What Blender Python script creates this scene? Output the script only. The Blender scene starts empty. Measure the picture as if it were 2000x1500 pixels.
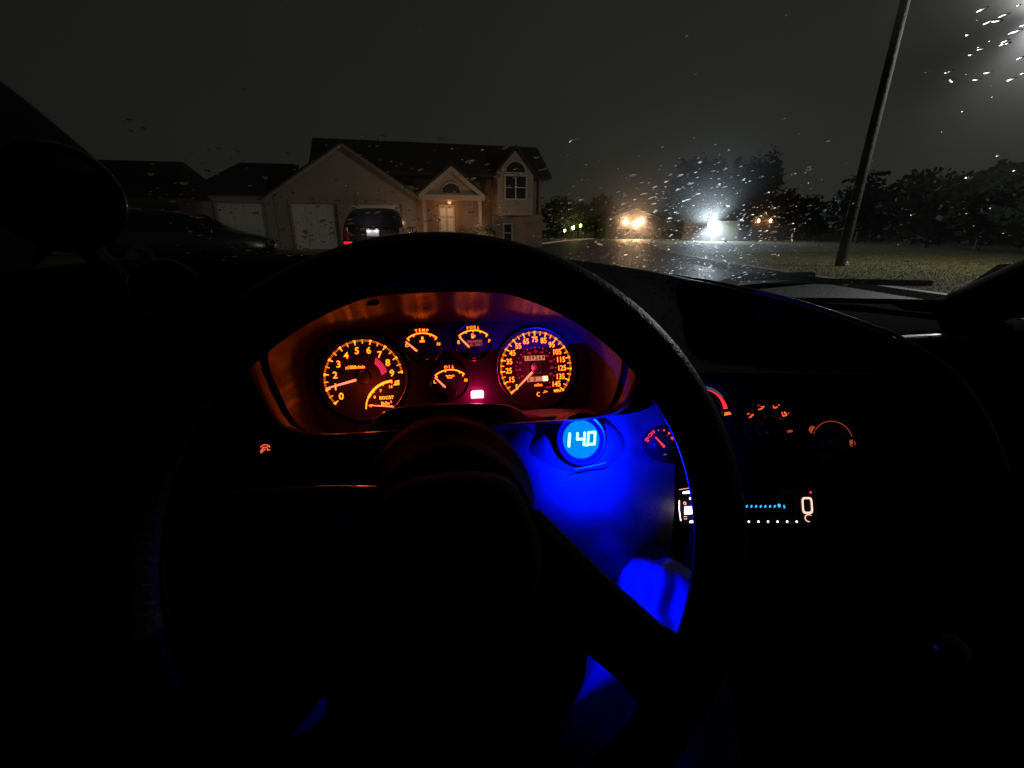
import bpy, bmesh, math, random
from mathutils import Vector, Matrix
from math import sin, cos, pi, radians as rad
random.seed(7)
S = bpy.context.scene
COL = S.collection

# ------------------------------------------------------------------ camera
FPX = 890.0
PITCH, YAW = rad(18.7), rad(10.0)
EYE = Vector((0, 0, 1.12))
cd = bpy.data.cameras.new('camera')
cam = bpy.data.objects.new('camera', cd)
COL.objects.link(cam)
cam.location = EYE
cam.rotation_euler = (pi / 2 - PITCH, 0, -YAW)
cd.sensor_width = 36
cd.lens = 36 * FPX / 2000
cd.clip_start, cd.clip_end = 0.01, 3000
S.camera = cam

# ------------------------------------------------------------------ night sky (overcast, lit from below by the town)
w = bpy.data.worlds.new('World')
S.world = w
w.use_nodes = True
nt = w.node_tree
nt.nodes.clear()
out = nt.nodes.new('ShaderNodeOutputWorld')
bg = nt.nodes.new('ShaderNodeBackground')
tc = nt.nodes.new('ShaderNodeTexCoord')
sep = nt.nodes.new('ShaderNodeSeparateXYZ')
nt.links.new(tc.outputs['Generated'], sep.inputs[0])
rampz = nt.nodes.new('ShaderNodeValToRGB')
rampz.color_ramp.elements[0].position = 0.0
rampz.color_ramp.elements[0].color = (0.0185, 0.0190, 0.0160, 1)
rampz.color_ramp.elements[1].position = 0.75
rampz.color_ramp.elements[1].color = (0.0090, 0.0094, 0.0080, 1)
nt.links.new(sep.outputs['Z'], rampz.inputs[0])
rampx = nt.nodes.new('ShaderNodeMapRange')
rampx.inputs['From Min'].default_value = -0.7
rampx.inputs['From Max'].default_value = 0.8
rampx.inputs['To Min'].default_value = 0.55
rampx.inputs['To Max'].default_value = 1.3
nt.links.new(sep.outputs['X'], rampx.inputs['Value'])
cn = nt.nodes.new('ShaderNodeTexNoise')
cn.inputs['Scale'].default_value = 2.2
cn.inputs['Detail'].default_value = 4
nt.links.new(tc.outputs['Generated'], cn.inputs['Vector'])
cm = nt.nodes.new('ShaderNodeMapRange')
cm.inputs['To Min'].default_value = 0.85
cm.inputs['To Max'].default_value = 1.15
nt.links.new(cn.outputs['Fac'], cm.inputs['Value'])
mu = nt.nodes.new('ShaderNodeMath')
mu.operation = 'MULTIPLY'
nt.links.new(rampx.outputs[0], mu.inputs[0])
nt.links.new(cm.outputs[0], mu.inputs[1])
nt.links.new(rampz.outputs[0], bg.inputs[0])
nt.links.new(mu.outputs[0], bg.inputs[1])
nt.links.new(bg.outputs[0], out.inputs[0])

S.view_settings.view_transform = 'Standard'
S.view_settings.look = 'None'
S.view_settings.exposure = 0
S.view_settings.gamma = 1
S.render.engine = 'CYCLES'
S.cycles.use_denoising = True
S.cycles.max_bounces = 10
S.cycles.transparent_max_bounces = 16
S.cycles.transmission_bounces = 8
S.cycles.sample_clamp_indirect = 80.0
S.cycles.caustics_reflective = False
S.cycles.caustics_refractive = True
S.cycles.use_light_tree = True

# ------------------------------------------------------------------ survey helper: a sighted direction at a real forward distance
FW = Vector((sin(YAW) * cos(PITCH), cos(YAW) * cos(PITCH), -sin(PITCH)))
RT = Vector((cos(YAW), -sin(YAW), 0))
UP = RT.cross(FW)


def at(u, v, Y):
    d = FW + RT * ((u - 1000) / FPX) + UP * ((750 - v) / FPX)
    return EYE + d * (Y / d.y)


def atd(u, v, D):
    return EYE + (FW + RT * ((u - 1000) / FPX) + UP * ((750 - v) / FPX)) * D


# ------------------------------------------------------------------ materials
def mat(name, col, rough=0.5, metal=0.0, spec=0.5, bump=0.0, bscale=200.0, var=0.0, vscale=5.0, coat=0.0):
    m = bpy.data.materials.new(name)
    m.use_nodes = True
    t = m.node_tree
    b = t.nodes['Principled BSDF']
    b.inputs['Base Color'].default_value = (*col, 1)
    b.inputs['Roughness'].default_value = rough
    b.inputs['Metallic'].default_value = metal
    b.inputs['Specular IOR Level'].default_value = spec
    b.inputs['Coat Weight'].default_value = coat
    if bump or var:
        co = t.nodes.new('ShaderNodeTexCoord')
    if bump:
        n = t.nodes.new('ShaderNodeTexNoise')
        n.inputs['Scale'].default_value = bscale
        n.inputs['Detail'].default_value = 3
        t.links.new(co.outputs['Object'], n.inputs['Vector'])
        bp = t.nodes.new('ShaderNodeBump')
        bp.inputs['Strength'].default_value = bump
        bp.inputs['Distance'].default_value = 0.4 / bscale
        t.links.new(n.outputs['Fac'], bp.inputs['Height'])
        t.links.new(bp.outputs[0], b.inputs['Normal'])
    if var:
        n2 = t.nodes.new('ShaderNodeTexNoise')
        n2.inputs['Scale'].default_value = vscale
        n2.inputs['Detail'].default_value = 5
        t.links.new(co.outputs['Object'], n2.inputs['Vector'])
        r = t.nodes.new('ShaderNodeValToRGB')
        r.color_ramp.elements[0].position = 0.3
        r.color_ramp.elements[1].position = 0.7
        r.color_ramp.elements[0].color = (*[c * (1 - var) for c in col], 1)
        r.color_ramp.elements[1].color = (*[min(1, c * (1 + var)) for c in col], 1)
        t.links.new(n2.outputs['Fac'], r.inputs[0])
        t.links.new(r.outputs[0], b.inputs['Base Color'])
    return m


def emis(name, col, k=1.0):
    m = bpy.data.materials.new(name)
    m.use_nodes = True
    t = m.node_tree
    t.nodes.clear()
    o = t.nodes.new('ShaderNodeOutputMaterial')
    e = t.nodes.new('ShaderNodeEmission')
    e.inputs[0].default_value = (*col, 1)
    e.inputs[1].default_value = k
    t.links.new(e.outputs[0], o.inputs[0])
    return m


M = dict(
    dash=mat('dash_plastic', (0.013, 0.013, 0.014), 0.5, spec=.35, bump=0.4, bscale=900),
    grey=mat('grey_plastic', (0.08, 0.08, 0.085), 0.5, bump=0.9, bscale=520, var=.22, vscale=35),
    trim=mat('smooth_trim', (0.012, 0.012, 0.013), 0.25, bump=0.15, bscale=500),
    shroud=mat('column_plastic', (0.0045, 0.0045, 0.005), 0.85, spec=.05, bump=.2, bscale=700),
    softpad=mat('soft_vinyl', (0.011, 0.011, 0.012), 0.9, spec=.06, bump=.3, bscale=800),
    carpet=mat('carpet', (0.008, 0.008, 0.009), 1.0, spec=.05),
    hoodin=mat('binnacle_lining', (0.014, 0.012, 0.012), 0.27, spec=.6, bump=0.02, bscale=40),
    dial=mat('dial_black', (0.013, 0.012, 0.012), 0.6, spec=.3),
    gloss=mat('gloss_black', (0.01, 0.01, 0.011), 0.12, coat=0.3),
    leather=mat('wheel_leather', (0.012, 0.012, 0.012), 0.40, spec=.4, bump=0.8, bscale=420),
    rubber=mat('rubber', (0.006, 0.006, 0.006), 0.85, spec=.1),
    fabric=mat('headliner', (0.05, 0.05, 0.05), 0.95, bump=0.5, bscale=600),
    denim=mat('denim', (0.03, 0.055, 0.16), 0.9, bump=0.7, bscale=700, var=0.25, vscale=40),
    shirt=mat('dark_shirt', (0.03, 0.03, 0.035), 0.95, bump=0.4, bscale=500),
    skin=mat('skin', (0.4, 0.24, 0.17), 0.55),
    hair=mat('hair', (0.03, 0.02, 0.015), 0.6),
    amber=emis('amber_print', (1.0, 0.10, 0.004), 7.5),
    ambersoft=emis('amber_fine_print', (1.0, 0.22, 0.01), 2.0),
    amberdim=emis('amber_dim', (1.0, 0.16, 0.03), 1.3),
    amberfaint=emis('amber_faint', (1.0, 0.14, 0.04), 0.35),
    odo=emis('odometer_lit', (1.0, 0.26, 0.14), 0.75),
    odoglow=emis('odometer_bright', (1.0, 0.7, 0.22), 3.0),
    needle=emis('needle_red', (1.0, 0.13, 0.055), 3.2),
    redprint=emis('red_print', (1.0, 0.025, 0.09), 0.75),
    pinkzone=emis('red_zone_print', (1.0, 0.03, 0.10), 1.1),
    inkdark=mat('dark_ink', (0.02, 0.015, 0.01), 0.6),
    warn=emis('warning_lamp', (1.0, 0.28, 0.36), 4.0),
    cyan=emis('led_digit', (0.22, 1.0, 1.0), 4.0),
    icon=emis('icon_orange', (1.0, 0.10, 0.035), 1.6),
    iconred=emis('icon_red', (1.0, 0.04, 0.05), 1.3),
    arcred=emis('arc_red', (1.0, 0.03, 0.05), 1.2),
    arcblue=emis('arc_blue', (0.12, 0.42, 0.60), 0.24),
    ledwhite=emis('led_white', (1.0, 0.72, 0.78), 5.0),
    ledwarm=emis('led_warm', (1.0, 0.55, 0.42), 1.6),
    ledblue=emis('led_blue', (0.02, 0.32, 1.0), 2.2),
    ledred=emis('led_red', (1.0, 0.03, 0.08), 1.0),
    grass=mat('grass_ground', (0.10, 0.088, 0.024), 0.9, bump=1.0, bscale=20, var=0.45, vscale=2.5),
    blade=mat('grass_blades', (0.125, 0.11, 0.03), 0.8, var=0.4, vscale=1.5),
    asphalt=mat('wet_asphalt', (0.03, 0.031, 0.032), 0.52, spec=.35, bump=0.9, bscale=18, var=0.3, vscale=0.8),
    concrete=mat('concrete', (0.16, 0.155, 0.145), 0.55, bump=0.5, bscale=25, var=0.2, vscale=1.0),
    siding=mat('house_siding', (0.36, 0.30, 0.25), 0.75, var=0.08, vscale=0.8),
    farwall=mat('weathered_wall', (0.045, 0.04, 0.036), .85, var=.2),
    brick=mat('house_brick', (0.30, 0.20, 0.15), 0.85, var=0.2, vscale=12),
    white=mat('white_trim', (0.75, 0.73, 0.68), 0.55),
    tan=mat('tan_trim', (0.50, 0.43, 0.36), 0.6),
    gdoor=mat('garage_door', (0.72, 0.70, 0.60), 0.5),
    roof=mat('shingle_roof', (0.03, 0.03, 0.032), 0.85, bump=0.8, bscale=12, var=0.3, vscale=6),
    pane=mat('window_pane', (0.015, 0.017, 0.02), 0.08),
    carblack=mat('car_paint', (0.012, 0.012, 0.014), 0.25, coat=0.6),
    carglass=mat('car_glass', (0.008, 0.008, 0.01), 0.06),
    plate=mat('plate_white', (0.8, 0.78, 0.8), 0.5),
    tail=mat('tail_red', (0.25, 0.008, 0.012), 0.2),
    tire=mat('tyre', (0.02, 0.02, 0.02), 0.85),
    metal=mat('metal', (0.35, 0.35, 0.36), 0.4, 1.0),
    bark=mat('bark', (0.05, 0.038, 0.028), 0.9, bump=0.8, bscale=15),
    leaf=mat('leaf_dark', (0.013, 0.021, 0.010), 0.8),
    leaf2=mat('leaf_mid', (0.019, 0.026, 0.013), 0.8),
    wood=mat('pole_wood', (0.03, 0.025, 0.021), 0.85, bump=0.8, bscale=12, var=0.2),
)
M['gauge_led'] = emis('gauge_diffuser', (0.0, 0.26, 1.0), 1.0)
# the diffuser of the round gauge: emission strength varies in fine vertical streaks
_t = M['gauge_led'].node_tree
_e = next(n for n in _t.nodes if n.type == 'EMISSION')
_co = _t.nodes.new('ShaderNodeTexCoord')
_mp = _t.nodes.new('ShaderNodeMapping')
_mp.inputs['Scale'].default_value = (500, 12, 1)
_no = _t.nodes.new('ShaderNodeTexNoise')
_no.inputs['Scale'].default_value = 1
_mr = _t.nodes.new('ShaderNodeMapRange')
_mr.inputs['To Min'].default_value = 0.7
_mr.inputs['To Max'].default_value = 1.35
_t.links.new(_co.outputs['Object'], _mp.inputs[0])
_t.links.new(_mp.outputs[0], _no.inputs['Vector'])
_t.links.new(_no.outputs['Fac'], _mr.inputs['Value'])
_t.links.new(_mr.outputs[0], _e.inputs[1])


def glass_film():
    """windscreen: clear, with a thin uneven film of mist that spreads a little of the light, plus lobes for lamp glare"""
    m = bpy.data.materials.new('misted_glass')
    m.use_nodes = True
    t = m.node_tree
    t.nodes.clear()
    o = t.nodes.new('ShaderNodeOutputMaterial')
    tr = t.nodes.new('ShaderNodeBsdfTransparent')
    tr.inputs[0].default_value = (0.97, 0.98, 0.97, 1)
    rf = t.nodes.new('ShaderNodeBsdfRefraction')
    rf.inputs['Roughness'].default_value = 1.0
    rf.inputs['IOR'].default_value = 1.10
    rfb = t.nodes.new('ShaderNodeBsdfRefraction')
    rfb.inputs['Roughness'].default_value = 1.0
    rfb.inputs['IOR'].default_value = 0.91
    both = t.nodes.new('ShaderNodeMixShader')
    t.links.new(rf.outputs[0], both.inputs[1])
    t.links.new(rfb.outputs[0], both.inputs[2])
    mx = t.nodes.new('ShaderNodeMixShader')
    co = t.nodes.new('ShaderNodeTexCoord')
    n = t.nodes.new('ShaderNodeTexNoise')
    n.inputs['Scale'].default_value = 6
    n.inputs['Detail'].default_value = 6
    mr = t.nodes.new('ShaderNodeMapRange')
    mr.inputs['To Min'].default_value = 0.0
    mr.inputs['To Max'].default_value = 0.022
    t.links.new(co.outputs['Object'], n.inputs['Vector'])
    t.links.new(n.outputs['Fac'], mr.inputs['Value'])
    t.links.new(mr.outputs[0], mx.inputs[0])
    t.links.new(tr.outputs[0], mx.inputs[1])
    t.links.new(both.outputs[0], mx.inputs[2])
    rf2 = t.nodes.new('ShaderNodeBsdfRefraction')  # tight lobe added to imitate glare round the far lamps
    rf2.inputs['Roughness'].default_value = 0.9
    rf2.inputs['IOR'].default_value = 1.03
    mx2 = t.nodes.new('ShaderNodeMixShader')
    mx2.inputs[0].default_value = 0.035
    rf3 = t.nodes.new('ShaderNodeBsdfRefraction')
    rf3.inputs['Roughness'].default_value = 0.9
    rf3.inputs['IOR'].default_value = 0.97
    tight = t.nodes.new('ShaderNodeMixShader')
    t.links.new(rf2.outputs[0], tight.inputs[1])
    t.links.new(rf3.outputs[0], tight.inputs[2])
    t.links.new(mx.outputs[0], mx2.inputs[1])
    t.links.new(tight.outputs[0], mx2.inputs[2])
    t.links.new(mx2.outputs[0], o.inputs[0])
    return m


def water(name, rough):
    m = bpy.data.materials.new(name)
    m.use_nodes = True
    t = m.node_tree
    t.nodes.clear()
    o = t.nodes.new('ShaderNodeOutputMaterial')
    g = t.nodes.new('ShaderNodeBsdfRefraction')
    g.inputs['IOR'].default_value = 1.30
    g.inputs['Roughness'].default_value = rough
    t.links.new(g.outputs[0], o.inputs[0])
    return m


M['glass'] = glass_film()
M['water'] = water('rain_water', .28)
M['water_base'] = water('rain_water_contact', 0.0)


# ------------------------------------------------------------------ mesh kit
class G:
    def __init__(s):
        s.v, s.f = [], []

    def add(s, vs, fs, mx=None):
        b = len(s.v)
        s.v += [tuple(mx @ Vector(p)) if mx else tuple(p) for p in vs]
        s.f += [tuple(i + b for i in f) for f in fs]
        return s

    def box(s, c, d, mx=None):
        x, y, z = [k / 2 for k in d]
        vs = [(c[0] + a * x, c[1] + b * y, c[2] + e * z) for a in (-1, 1) for b in (-1, 1) for e in (-1, 1)]
        return s.add(vs, [(0, 1, 3, 2), (4, 6, 7, 5), (0, 4, 5, 1), (2, 3, 7, 6), (0, 2, 6, 4), (1, 5, 7, 3)], mx)

    def prism(s, poly, z0, z1, mx=None):
        n = len(poly)
        vs = [(*p, z0) for p in poly] + [(*p, z1) for p in poly]
        fs = [tuple(range(n - 1, -1, -1)), tuple(range(n, 2 * n))]
        fs += [(i, (i + 1) % n, n + (i + 1) % n, n + i) for i in range(n)]
        return s.add(vs, fs, mx)

    def loft(s, rings, close=True, caps=False, mx=None):
        n = len(rings[0])
        vs = [p for r in rings for p in r]
        fs = []
        for a in range(len(rings) - 1):
            for i in range(n if close else n - 1):
                j = (i + 1) % n
                fs.append((a * n + i, a * n + j, (a + 1) * n + j, (a + 1) * n + i))
        if caps:
            fs.append(tuple(range(n - 1, -1, -1)))
            fs.append(tuple(range((len(rings) - 1) * n, len(rings) * n)))
        return s.add(vs, fs, mx)

    def lathe(s, prof, n=48, mx=None, caps=False):
        return s.loft([[(r * cos(2 * pi * i / n), r * sin(2 * pi * i / n), z) for i in range(n)] for r, z in prof], True, caps, mx)

    def disc(s, r, z=0, c=(0, 0), n=48, mx=None):
        return s.add([(c[0] + r * cos(2 * pi * i / n), c[1] + r * sin(2 * pi * i / n), z) for i in range(n)], [tuple(range(n))], mx)

    def arc(s, c, r0, r1, a0, a1, z=0, n=24, z1=None):
        """flat arc band (angles in degrees)"""
        vs = []
        for i in range(n + 1):
            a = rad(a0 + (a1 - a0) * i / n)
            vs += [(c[0] + r0 * cos(a), c[1] + r0 * sin(a), z), (c[0] + r1 * cos(a), c[1] + r1 * sin(a), z)]
        return s.add(vs, [(2 * i, 2 * i + 1, 2 * i + 3, 2 * i + 2) for i in range(n)])

    def bar(s, p, q, w0, w1=None, z=0):
        """flat bar on the xy plane"""
        w1 = w0 if w1 is None else w1
        d = Vector((q[0] - p[0], q[1] - p[1])).normalized()
        k = Vector((-d.y, d.x))
        return s.add([(p[0] + k.x * w0 / 2, p[1] + k.y * w0 / 2, z), (p[0] - k.x * w0 / 2, p[1] - k.y * w0 / 2, z),
                      (q[0] - k.x * w1 / 2, q[1] - k.y * w1 / 2, z), (q[0] + k.x * w1 / 2, q[1] + k.y * w1 / 2, z)], [(0, 1, 2, 3)])

    def tube(s, pts, r, n=10, closed=False, mx=None):
        pts = [Vector(p) for p in pts]
        rings = []
        m = len(pts)
        for i, p in enumerate(pts):
            a = pts[(i - 1) % m] if (closed or i > 0) else p
            b = pts[(i + 1) % m] if (closed or i < m - 1) else p
            d = (b - a).normalized()
            h = Vector((0, 0, 1)) if abs(d.z) < 0.9 else Vector((1, 0, 0))
            e1 = d.cross(h).normalized()
            e2 = d.cross(e1)
            rr = r[i] if isinstance(r, (list, tuple)) else r
            rings.append([tuple(p + (e1 * cos(2 * pi * k / n) + e2 * sin(2 * pi * k / n)) * rr) for k in range(n)])
        if closed:
            rings.append(rings[0])
        return s.loft(rings, True, not closed, mx)

    def build(s, name, m, parent=None, smooth=False, bevel=0, sub=0, angle=40, scale=1.0):
        me = bpy.data.meshes.new(name)
        me.from_pydata([tuple(c * scale for c in p) for p in s.v] if scale != 1.0 else s.v, [], s.f)
        me.materials.append(M[m] if isinstance(m, str) else m)
        if smooth:
            me.polygons.foreach_set('use_smooth', [True] * len(me.polygons))
            try:
                me.set_sharp_from_angle(angle=rad(angle))
            except Exception:
                pass
        me.update()
        o = bpy.data.objects.new(name, me)
        COL.objects.link(o)
        if parent is not None:
            o.parent = parent
        if bevel:
            b = o.modifiers.new('bevel', 'BEVEL')
            b.width = bevel
            b.segments = 3
            b.limit_method = 'ANGLE'
        if sub:
            b = o.modifiers.new('sub', 'SUBSURF')
            b.levels = b.render_levels = sub
        return o


def tag(o, label=None, cat=None, group=None, kind=None):
    for k, v in (('label', label), ('category', cat), ('group', group), ('kind', kind)):
        if v:
            o[k] = v
    return o


def thing(name, label, cat, loc=(0, 0, 0), rot=(0, 0, 0), group=None):
    o = bpy.data.objects.new(name, None)
    o.empty_display_size = 0.05
    COL.objects.link(o)
    o.location = loc
    o.rotation_euler = rot
    return tag(o, label, cat, group)


def part_empty(name, parent, loc=(0, 0, 0), rot=(0, 0, 0)):
    o = bpy.data.objects.new(name, None)
    o.empty_display_size = 0.02
    COL.objects.link(o)
    o.parent = parent
    o.location = loc
    o.rotation_euler = rot
    return o


def lamp(name, parent, loc, col, power, kind='POINT', size=0.0):
    l = bpy.data.lights.new(name, kind)
    l.color = col
    l.energy = power
    l.shadow_soft_size = size
    o = bpy.data.objects.new(name, l)
    COL.objects.link(o)
    if parent is not None:
        o.parent = parent
    o.location = loc
    return o


# text is gathered first and turned into meshes in one go
_TEXT = []


def text(g, s, x, y, size, rot=0, z=0.0, bold=0.02, shear=0.0, sx=1.0, align='CENTER'):
    """queue string s (cap height about size) centred on x, y in the plane of g"""
    c = bpy.data.curves.new('t', 'FONT')
    c.body = s
    c.size = size / 0.70
    c.align_x = align
    c.align_y = 'CENTER'
    c.offset = bold * size
    c.shear = shear
    c.resolution_u = 3
    o = bpy.data.objects.new('t', c)
    COL.objects.link(o)
    _TEXT.append((g, o, Matrix.Translation((x, y, z)) @ Matrix.Rotation(rad(rot), 4, 'Z') @ Matrix.Diagonal((sx, 1, 1, 1))))


def flush_text():
    bpy.context.view_layer.update()
    dg = bpy.context.evaluated_depsgraph_get()
    for g, o, mx in _TEXT:
        me = bpy.data.meshes.new_from_object(o.evaluated_get(dg))
        g.add([v.co[:] for v in me.vertices], [tuple(p.vertices) for p in me.polygons], mx)
        bpy.data.meshes.remove(me)
        c = o.data
        bpy.data.objects.remove(o)
        bpy.data.curves.remove(c)
    _TEXT.clear()


LATER = []          # (g, name, material, parent, scale) built after the text has been meshed


def later(g, name, m, parent, scale=0.001):
    LATER.append((g, name, m, parent, scale))


def polar(cx, cy, r, a):
    return (cx + r * cos(rad(a)), cy + r * sin(rad(a)))


def resample(poly, n=96):
    """star-shaped outline about the origin resampled at even angles"""
    out = []
    for k in range(n):
        a = 2 * pi * k / n
        d = (cos(a), sin(a))
        best = 0
        for i in range(len(poly)):
            (x1, y1), (x2, y2) = poly[i], poly[(i + 1) % len(poly)]
            ex_, ey_ = x2 - x1, y2 - y1
            den = d[0] * ey_ - d[1] * ex_
            if abs(den) < 1e-9:
                continue
            t = (x1 * ey_ - y1 * ex_) / den
            q = (x1 * d[1] - y1 * d[0]) / den
            if t > 0 and -1e-6 <= q <= 1 + 1e-6:
                best = max(best, t)
        out.append((d[0] * best, d[1] * best))
    for _ in range(3):
        out = [((out[i - 1][0] + 2 * out[i][0] + out[(i + 1) % n][0]) / 4, (out[i - 1][1] + 2 * out[i][1] + out[(i + 1) % n][1]) / 4) for i in range(n)]
    return out


# ================================================================== THE STREET
def sheet(name, poly, z, m, thick=0.0):
    g = G()
    if thick:
        g.prism(poly, z - thick, z)
    else:
        g.add([(*p, z) for p in poly], [tuple(range(len(poly)))])
    o = g.build(name, m)
    tag(o, kind='structure')
    return o


g = G()
g.add([(-600, -200, 0), (900, -200, 0), (900, 1500, 0), (-600, 1500, 0)], [(0, 1, 2, 3)])
tag(g.build('ground', 'grass'), kind='structure')
# the road: passes the parked car and bends away to the right
cl = [(3.5, -30), (3.5, -5), (4.5, 10), (8, 24), (16, 42), (27, 60), (48, 90)]


def offset_line(line, d):
    o = []
    for i, p in enumerate(line):
        a = Vector(line[max(0, i - 1)])
        b = Vector(line[min(len(line) - 1, i + 1)])
        t = (b - a).normalized()
        o.append((p[0] + t.y * d, p[1] - t.x * d))
    return o


def fine(line, k=6):
    o = []
    for i in range(len(line) - 1):
        p0, p1, p2, p3 = [Vector(line[max(0, min(len(line) - 1, j))]) for j in (i - 1, i, i + 1, i + 2)]
        for q in range(k):
            t = q / k
            o.append(tuple(0.5 * ((2 * p1) + (p2 - p0) * t + (2 * p0 - 5 * p1 + 4 * p2 - p3) * t * t + (3 * p1 - p0 - 3 * p2 + p3) * t ** 3)))
    o.append(line[-1])
    return o


CLF = fine(cl)
sheet('road', offset_line(CLF, -4.2) + offset_line(CLF, 4.2)[::-1], 0.012, 'asphalt')
for side in (-1, 1):
    a, b = offset_line(CLF, side * 4.2), offset_line(CLF, side * 4.38)
    g = G()
    g.loft([[(*p, -0.1) for p in a], [(*p, 0.115) for p in a], [(*p, 0.12) for p in b], [(*p, -0.1) for p in b]], close=False)
    tag(g.build('kerb', 'concrete'), kind='structure')
sheet('driveway', [(-0.65, 5.0), (0.9, 16.5), (-1.0, 30.4), (-12.2, 29.6), (-9.5, 18.0), (-4.5, 5.0)], 0.016, 'concrete')
# grass blades on the lit verge
g = G()
for i in range(42000):
    x = random.uniform(9.2, 24)
    y = random.uniform(6.5, 22)
    if x < 8.0 + max(0, (y - 10)) * 0.35 + 1.2:
        continue
    h, a = random.uniform(0.015, 0.06), random.uniform(0, pi)
    dx, dy = 0.009 * cos(a), 0.009 * sin(a)
    g.add([(x - dx, y - dy, 0), (x + dx, y + dy, 0), (x + random.uniform(-.04, .04), y + random.uniform(-.04, .04), h)], [(0, 1, 2)])
tag(g.build('grass', 'blade'), 'short wet grass on the verge around the utility pole', 'grass', kind='stuff')


# ---------------------------------------------------------------- house
def wall_cells(g, x0, x1, z0, z1, y0, y1, holes):
    """wall slab between y0 and y1 with rectangular openings left open"""
    xs = sorted({x0, x1, *[h[0] for h in holes], *[h[1] for h in holes]})
    zs = sorted({z0, z1, *[h[2] for h in holes], *[h[3] for h in holes]})
    for i in range(len(xs) - 1):
        for j in range(len(zs) - 1):
            mx_, mz = (xs[i] + xs[i + 1]) / 2, (zs[j] + zs[j + 1]) / 2
            if any(h[0] < mx_ < h[1] and h[2] < mz < h[3] for h in holes):
                continue
            g.box((mx_, (y0 + y1) / 2, mz), (xs[i + 1] - xs[i], y1 - y0, zs[j + 1] - zs[j]))


XZ = Matrix.Rotation(pi / 2, 4, 'X')      # a polygon drawn in x, z; prism depth runs towards -y


def gable(g, poly, y_front, y_back):
    g.prism(poly, -y_back, -y_front, XZ)


def roof_pair(g, xl, xr, ze, xa, za, y0, y1, t=0.16, oh=0.35):
    """two roof slabs with the ridge along y"""
    for sgn, xe in ((-1, xl), (1, xr)):
        d = Vector((xe - xa, 0, ze - za)).normalized()
        e = Vector((xe, 0, ze)) + d * oh
        n_ = Vector((-d.z, 0, d.x)) if sgn < 0 else Vector((d.z, 0, -d.x))
        n_ = n_ if n_.z > 0 else -n_
        a = Vector((xa, 0, za))
        poly = [(a.x, a.z), (e.x, e.z), (e.x + n_.x * t, e.z + n_.z * t), (a.x, a.z + t / max(.2, n_.z))]
        g.prism(poly, -y1, -y0, XZ)


def house_window(parent, x0, x1, z0, z1, y, nx=1, nz=1, fr=0.07):
    w_ = G()
    w_.box(((x0 + x1) / 2, y + 0.03, (z0 + z1) / 2), (x1 - x0, 0.02, z1 - z0))
    o = w_.build('window', 'pane', parent)
    f = G()
    for x in (x0, x1):
        f.box((x, y, (z0 + z1) / 2), (fr, 0.1, z1 - z0 + fr))
    for z in (z0, z1):
        f.box(((x0 + x1) / 2, y, z), (x1 - x0 - fr, 0.096, fr))
    f.build('frame', 'tan', o)
    for i in range(1, nx):
        G().box((x0 + (x1 - x0) * i / nx, y - 0.005, (z0 + z1) / 2), (0.06, 0.07, z1 - z0 - fr)).build('mullion', 'white', o)
    for i in range(1, nz):
        G().box(((x0 + x1) / 2, y - 0.004, z0 + (z1 - z0) * i / nz), (x1 - x0 - fr, 0.05, 0.045)).build('glazing_bar', 'white', o)
    return o


def half_window(parent, cx, z0, r, y, spokes=3):
    pts = [(cx + r * cos(pi * i / 16), z0 + r * sin(pi * i / 16)) for i in range(17)]
    g = G()
    g.prism(pts, -(y + 0.03), -(y + 0.01), XZ)
    o = g.build('fanlight', 'pane', parent)
    f = G()
    f.tube([(p[0], y, p[1]) for p in pts], 0.045, 6)
    f.tube([(cx - r, y, z0), (cx + r, y, z0)], 0.045, 6)
    f.build('frame', 'tan', o)
    return o


H = thing('house', 'tan split-level house with gabled garage and lit pedimented entry', 'house', (-7.97, 29.76, 0), (0, 0, rad(4)))
# garage under the big gable
g = G()
wall_cells(g, -0.5, 7.4, 0, 3.05, 0, 0.25, [(0.37, 2.85, 0, 2.55), (4.05, 6.55, 0, 2.55)])
gable(g, [(-0.5, 3.05), (7.4, 3.05), (3.45, 5.65)], 0, 0.25)
g.box((-0.4, 3.3, 1.5), (0.2, 6.0, 3.0)).box((7.3, 3.3, 1.5), (0.2, 6.0, 3.0))
g.build('garage_wall', 'siding', H)
g = G()
roof_pair(g, -0.5, 7.4, 3.05, 3.45, 5.67, -0.35, 5.5)
g.build('garage_roof', 'roof', H)
g = G()
for sgn in (-1, 1):
    g.tube([(3.45, -0.36, 5.62), (3.45 + sgn * 4.3, -0.36, 2.80)], 0.1, 4)
g.build('rake_trim', 'siding', H)
for x0 in (0.37, 4.05, -3.48):
    d = G()
    d.box((x0 + 1.24, 0.2, 1.275), (2.48, 0.04, 2.55))
    o = d.build('garage_door', 'gdoor', H)
    for k in range(4):
        for q in range(4):
            G().box((x0 + 0.34 + q * 0.6, 0.172, 0.34 + k * 0.63), (0.5, 0.02, 0.5)).build('panel', 'gdoor', o, bevel=0.008)
    f = G()
    f.box((x0 - 0.06, -0.03, 1.3), (0.12, 0.06, 2.6)).box((x0 + 2.54, -0.03, 1.3), (0.12, 0.06, 2.6)).box((x0 + 1.24, -0.03, 2.66), (2.72, 0.06, 0.14))
    f.build('casing', 'siding', o)
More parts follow.
